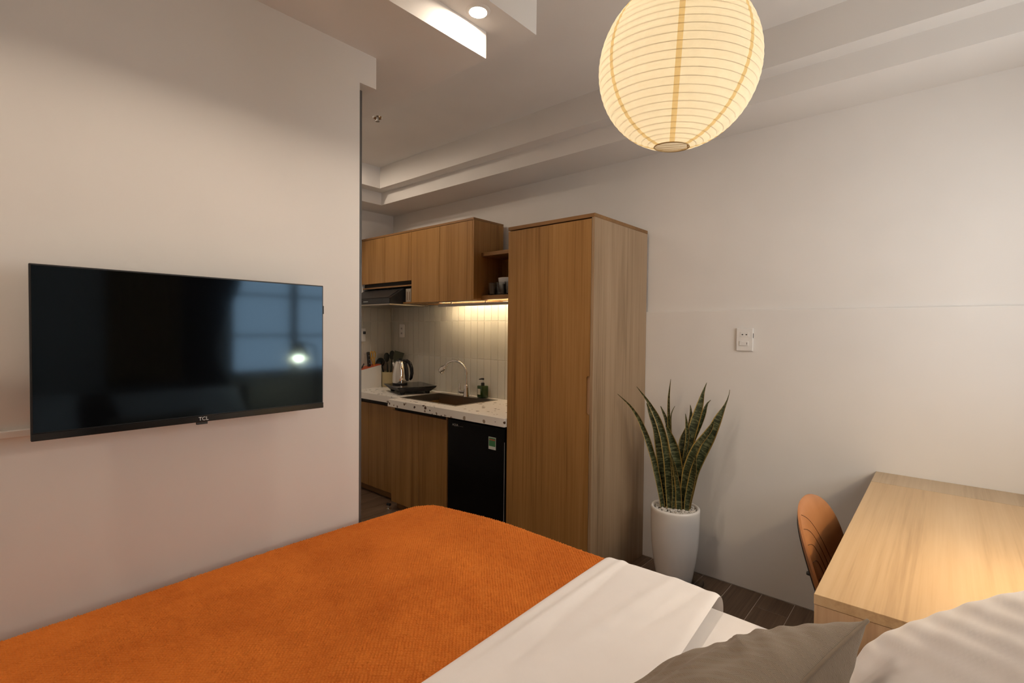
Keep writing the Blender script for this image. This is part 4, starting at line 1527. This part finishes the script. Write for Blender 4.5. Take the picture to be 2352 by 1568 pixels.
def value_noise(X, Y, cell, seed):
    g = np.random.default_rng(seed).random((256, 256)) * 2 - 1
    a, b = X / cell + 4000.0, Y / cell + 4000.0
    i, j = np.floor(a).astype(int), np.floor(b).astype(int)
    fa, fb = a - i, b - j
    fa, fb = fa * fa * (3 - 2 * fa), fb * fb * (3 - 2 * fb)
    i0, i1, j0, j1 = i % 256, (i + 1) % 256, j % 256, (j + 1) % 256
    return (g[i0, j0] * (1 - fa) * (1 - fb) + g[i1, j0] * fa * (1 - fb) + g[i0, j1] * (1 - fa) * fb + g[i1, j1] * fa * fb)


def cloth(x_start, x_end, step, ztop, yedge, knit=0.0, pitch=0.0125, foot=False, head_drop=None, foot_lip=None, wobf=1.0, wr_=None, side=0.30, r=0.055):
    ys = np.arange(BY0 - 0.02 - 0.22, yedge + side, step)
    pr_ = []
    for s in ys:
        if s > 0.5:
            pr_.append(drape(s, yedge, r, 0))
        else:
            a, d, an = drape(-s, -(BY0 - 0.015), r, 0)
            pr_.append((-a, d, -an))
    prY = np.array(pr_)
    xs = np.arange(x_start, x_end, step)
    n = len(xs)
    X = np.zeros((n, len(ys)))
    DZx = np.zeros(n)
    Xp = xs.copy()
    if foot:      # falls over the foot end
        for i, s in enumerate(xs):
            a, d, _ = drape(-s, -(x_start + 0.14), 0.065, 0)
            Xp[i] = -a
            DZx[i] = d
    if foot_lip is not None:
        for i, s in enumerate(xs):
            q = (s - x_start) / foot_lip
            if q < 1:
                DZx[i] -= foot_lip * 0.9 * (1 - math.sqrt(max(0, 1 - (1 - q) ** 2)))
    if head_drop is not None:
        for i, s in enumerate(xs):
            q = (x_end - s) / head_drop
            if q < 1:
                DZx[i] -= head_drop * 0.9 * (1 - math.sqrt(max(0, 1 - (1 - q) ** 2)))
    XX, YY = np.meshgrid(Xp, prY[:, 0], indexing='ij')
    S, Tt = np.meshgrid(xs, ys, indexing='ij')
    wv = wobf * (0.007 * np.sin(2.1 * S + 1.2 + 1.4 * Tt) + 0.005 * np.sin(4.3 * Tt - 2.2 * S + 0.5) + 0.003 * np.sin(7.5 * S + 3.1 * Tt))
    if wr_ is not None:
        wv = wv + wr_(S, Tt)
    ZZ = ztop + DZx[:, None] + prY[:, 1][None, :] + wv
    na = prY[:, 2][None, :]
    if knit > 0:
        u = S * 2 * PI / pitch
        v = Tt * 2 * PI / pitch
        h = np.sin(u + 0.9 * np.sin(6 * Tt) + 0.9 * value_noise(S, Tt, 0.021, 1)) * np.sin(v + 0.9 * np.sin(5 * S) + 0.9 * value_noise(S, Tt, 0.019, 2))
        h = knit * (h + 0.25 * np.sin(u * 0.5) * 0.6)
        h = h * (1.0 + 0.45 * value_noise(S, Tt, 0.011, 3)) + knit * 0.35 * value_noise(S, Tt, 0.006, 4)
        ZZ = ZZ + h * np.cos(na)
        YY = YY + h * np.sin(na)
    # soft folds along the hanging side
    YY = YY + 0.006 * np.sin(9 * S + 0.5) * np.sin(na)
    ZZ = np.maximum(ZZ, 0.05)
    return np.stack([XX, YY, ZZ], -1)


def throw_relief(S, T):
    # the cover sags a little towards the foot end and lifts along a soft ridge
    g = -0.012 * np.clip((-1.25 - S) / 0.45, 0, 1) ** 1.5
    ridge = 0.010 * np.exp(-((S + 1.05 + 0.30 * (T - 0.9)) / 0.07) ** 2) * np.exp(-((T - 0.75) / 0.35) ** 2)
    near = -0.012 * np.exp(-((S + 1.62) / 0.05) ** 2)
    return g + ridge + near * 0


def corner_round(P, x0, y1, rc):
    dx = (x0 + rc) - P[..., 0]
    dy = P[..., 1] - (y1 - rc)
    m_ = (dx > 0) & (dy > 0)
    d = np.where(m_, np.hypot(np.maximum(dx, 0), np.maximum(dy, 0)) - rc, -1.0)
    dd = np.maximum(d + 0.03, 0)
    drop = np.where(dd < 0.06, dd ** 2 / 0.06 * 1.2, 0.072 + (dd - 0.06) * 2.4)
    P[..., 2] = np.maximum(P[..., 2] - drop, 0.08)
    return P


P = cloth(BX0 - 0.145, -0.768, 0.0020, 0.672, 1.395, knit=0.0029, pitch=0.0108, foot=True, wr_=throw_relief, side=0.32, r=0.06)
P = corner_round(P, BX0, 1.395, 0.20)
o = big_mesh('throw_blanket', P, M['knit'])
tag(o, 'burnt orange chunky knit throw spread over the foot of the bed', 'blanket')


def duvet_relief(S, T):
    f = 0.0
    for (x0, k, w, a, t0, tw) in ((-0.735, 0.02, 0.012, 0.006, 1.1, 0.5), (-0.70, -0.05, 0.016, -0.004, 1.0, 0.5), (-0.62, 0.16, 0.020, 0.005, 1.1, 0.35), (-0.56, 0.22, 0.018, -0.004, 1.2, 0.3), (-0.66, 0.10, 0.014, 0.004, 0.6, 0.3)):
        f = f + a * np.exp(-((S - x0 - k * (T - 1.0)) / w) ** 2) * np.exp(-((T - t0) / tw) ** 2)
    return f


P = cloth(-0.790, -0.435, 0.005, 0.682, 1.398, foot_lip=0.022, head_drop=0.022, wr_=duvet_relief, wobf=0.8, side=0.30)
# the turned-down edge slants slightly across the bed
tt_ = np.clip(P[..., 1], 0, 1.4)
q_ = (P[..., 0] + 0.790) / 0.355
P[..., 0] += q_ * (0.075 * (1 - tt_ / 1.35))
o = big_mesh('duvet', P, M['linen'])
tag(o, 'white duvet top turned down in a band across the bed', 'duvet')

P = cloth(-0.560, BX1 - 0.01, 0.008, 0.649, 1.379, wobf=0.25, side=0.20, r=0.045)
o = big_mesh('bed_sheet', P, M['linen'])
tag(o, 'smooth white sheet on the mattress between duvet band and pillows', 'sheet')


def pillow_pts(c, u, v, n, a, b, T, NU=96, NV=96, wr=0.0, seed=0, back=0.75, pinch=0.075):
    u, v, n = Vector(u).normalized(), Vector(v).normalized(), Vector(n).normalized()
    r_ = np.random.default_rng(seed)
    ph = r_.random(6) * 6
    us = np.sin(np.linspace(-PI / 2, PI / 2, NU))
    vs_ = np.sin(np.linspace(-PI / 2, PI / 2, NV))
    U, V = np.meshgrid(us, vs_, indexing='ij')
    hx_ = a * U * (1 - pinch * (1 - V * V))
    hy_ = b * V * (1 - pinch * (1 - U * U))
    prof_ = (np.clip(1 - np.abs(U) ** 2.6, 0, 1) * np.clip(1 - np.abs(V) ** 2.6, 0, 1)) ** 0.55
    wrk = wr * (np.sin(9 * U + 5 * V + ph[0]) * np.sin(3 * V + ph[1]) + 0.7 * np.sin(16 * V - 7 * U + ph[2]) * np.sin(4 * U + ph[3])) * prof_
    wrk = wrk + 0.8 * wr * np.sin(40 * (0.75 * V + 0.5 * U) + 2.5 * np.sin(3 * U + ph[4]) + ph[5]) * prof_ * np.clip(0.35 + 0.9 * np.sin(2.2 * U + 1.4 * V + ph[0]), 0, 1)
    out = []
    for sgn, th_ in ((1, T), (-1, T * back)):
        h = sgn * (th_ * prof_) + wrk
        Pp = np.zeros(U.shape + (3,))
        for q in range(3):
            Pp[..., q] = c[q] + hx_ * u[q] + hy_ * v[q] + h * n[q]
        out.append(Pp)
    return out, hx_, hy_


def pillow(name, label, cat, c, u, v, n, a, b, T, m, group=None, wr=0.004, seed=0, piping=None, back=0.75, pinch=0.075):
    (F, B), hx_, hy_ = pillow_pts(c, u, v, n, a, b, T, wr=wr, seed=seed, back=back, pinch=pinch)
    NU, NV = F.shape[:2]
    vs = [tuple(p) for p in F.reshape(-1, 3)] + [tuple(p) for p in B.reshape(-1, 3)]
    n0 = NU * NV
    fs = []
    for i in range(NU - 1):
        for k in range(NV - 1):
            q = i * NV + k
            fs.append((q, q + NV, q + NV + 1, q + 1))
            fs.append((n0 + q, n0 + q + 1, n0 + q + NV + 1, n0 + q + NV))
    uv = [(float(x_), float(y_)) for x_, y_ in zip(hx_.ravel(), hy_.ravel())] * 2
    base = Vector(c)
    if piping is None:
        me_mb = MB().add(vs, fs)
        o = obj(name, me_mb, m, None, 180, base=base, uv=uv)
        tag(o, label, cat, group)
        return o
    t = thing(name, label, cat, base, group)
    obj('cover', MB().add(vs, fs), m, t, 180, uv=uv)
    rim = [(i, 0) for i in range(NU)] + [(NU - 1, k) for k in range(1, NV)] + [(i, NV - 1) for i in range(NU - 2, -1, -1)] + [(0, k) for k in range(NV - 2, -1, -1)]
    pts = [Vector((F[i, k] + B[i, k]) / 2) for i, k in rim][::2]
    obj('piping', MB().tube(pts, 0.0032, 8), piping, t, 60)
    return t


a_ = math.radians(38)
pillow('bed_pillow', 'plump white pillow leaning on the headboard behind the taupe cushion', 'pillow', (0.070, 0.955, 0.846), (0, 1, 0), (math.cos(a_), 0, math.sin(a_)), (-math.sin(a_), 0, math.cos(a_)), 0.34, 0.25, 0.10, M['linen'], 'white bed pillows', 0.0022, 3)
pillow('bed_pillow', 'white pillow lying at the headboard on the near side of the bed', 'pillow', (0.10, 0.150, 0.86), (0, 1, 0), (math.cos(a_), 0, math.sin(a_)), (-math.sin(a_), 0, math.cos(a_)), 0.34, 0.25, 0.10, M['linen'], 'white bed pillows', 0.003, 5)
pillow('throw_cushion', 'taupe herringbone cushion with a piped edge in front of the white pillow', 'cushion', (-0.275, 0.716, 0.803), (0.16, 0.987, 0), (0.763, 0.155, 0.627), (-0.619, 0.10, 0.728), 0.225, 0.203, 0.078, M['taupe'], None, 0.004, 9, M['taupe_p'], pinch=0.12, back=1.45)


def curtain(name, label, y0, y1, z0, z1, m, x0, tie=None):
    n, k = 90, 30
    P = np.zeros((n, k, 3))
    for i in range(n):
        for j in range(k):
            s, h = i / (n - 1), j / (k - 1)
            z = z0 + (z1 - z0) * h
            ya = y0 + (y1 - y0) * s
            if tie is not None:
                g = math.exp(-((z - tie) / 0.35) ** 2)
                ya = y0 + (y1 - y0) * s * (1 - 0.5 * g)
            P[i, j] = (x0 + 0.022 * math.sin(s * 2 * PI * 7), ya, z)
    o = big_mesh(name, P, m)
    sd = o.modifiers.new('thickness', 'SOLIDIFY')
    sd.thickness = 0.003
    tag(o, label, 'curtain')
    return o


curtain('window_curtain', 'dark curtain gathered beside the window, mirrored in the television', 1.06, 1.46, 0.78, 2.46, M['curtain'], XH - 0.05, tie=1.25)
curtain('wall_curtain', 'ochre curtain panel on the head wall, mirrored in the television', 0.66, 1.05, 1.02, 2.46, M['ochre'], XH - 0.05)
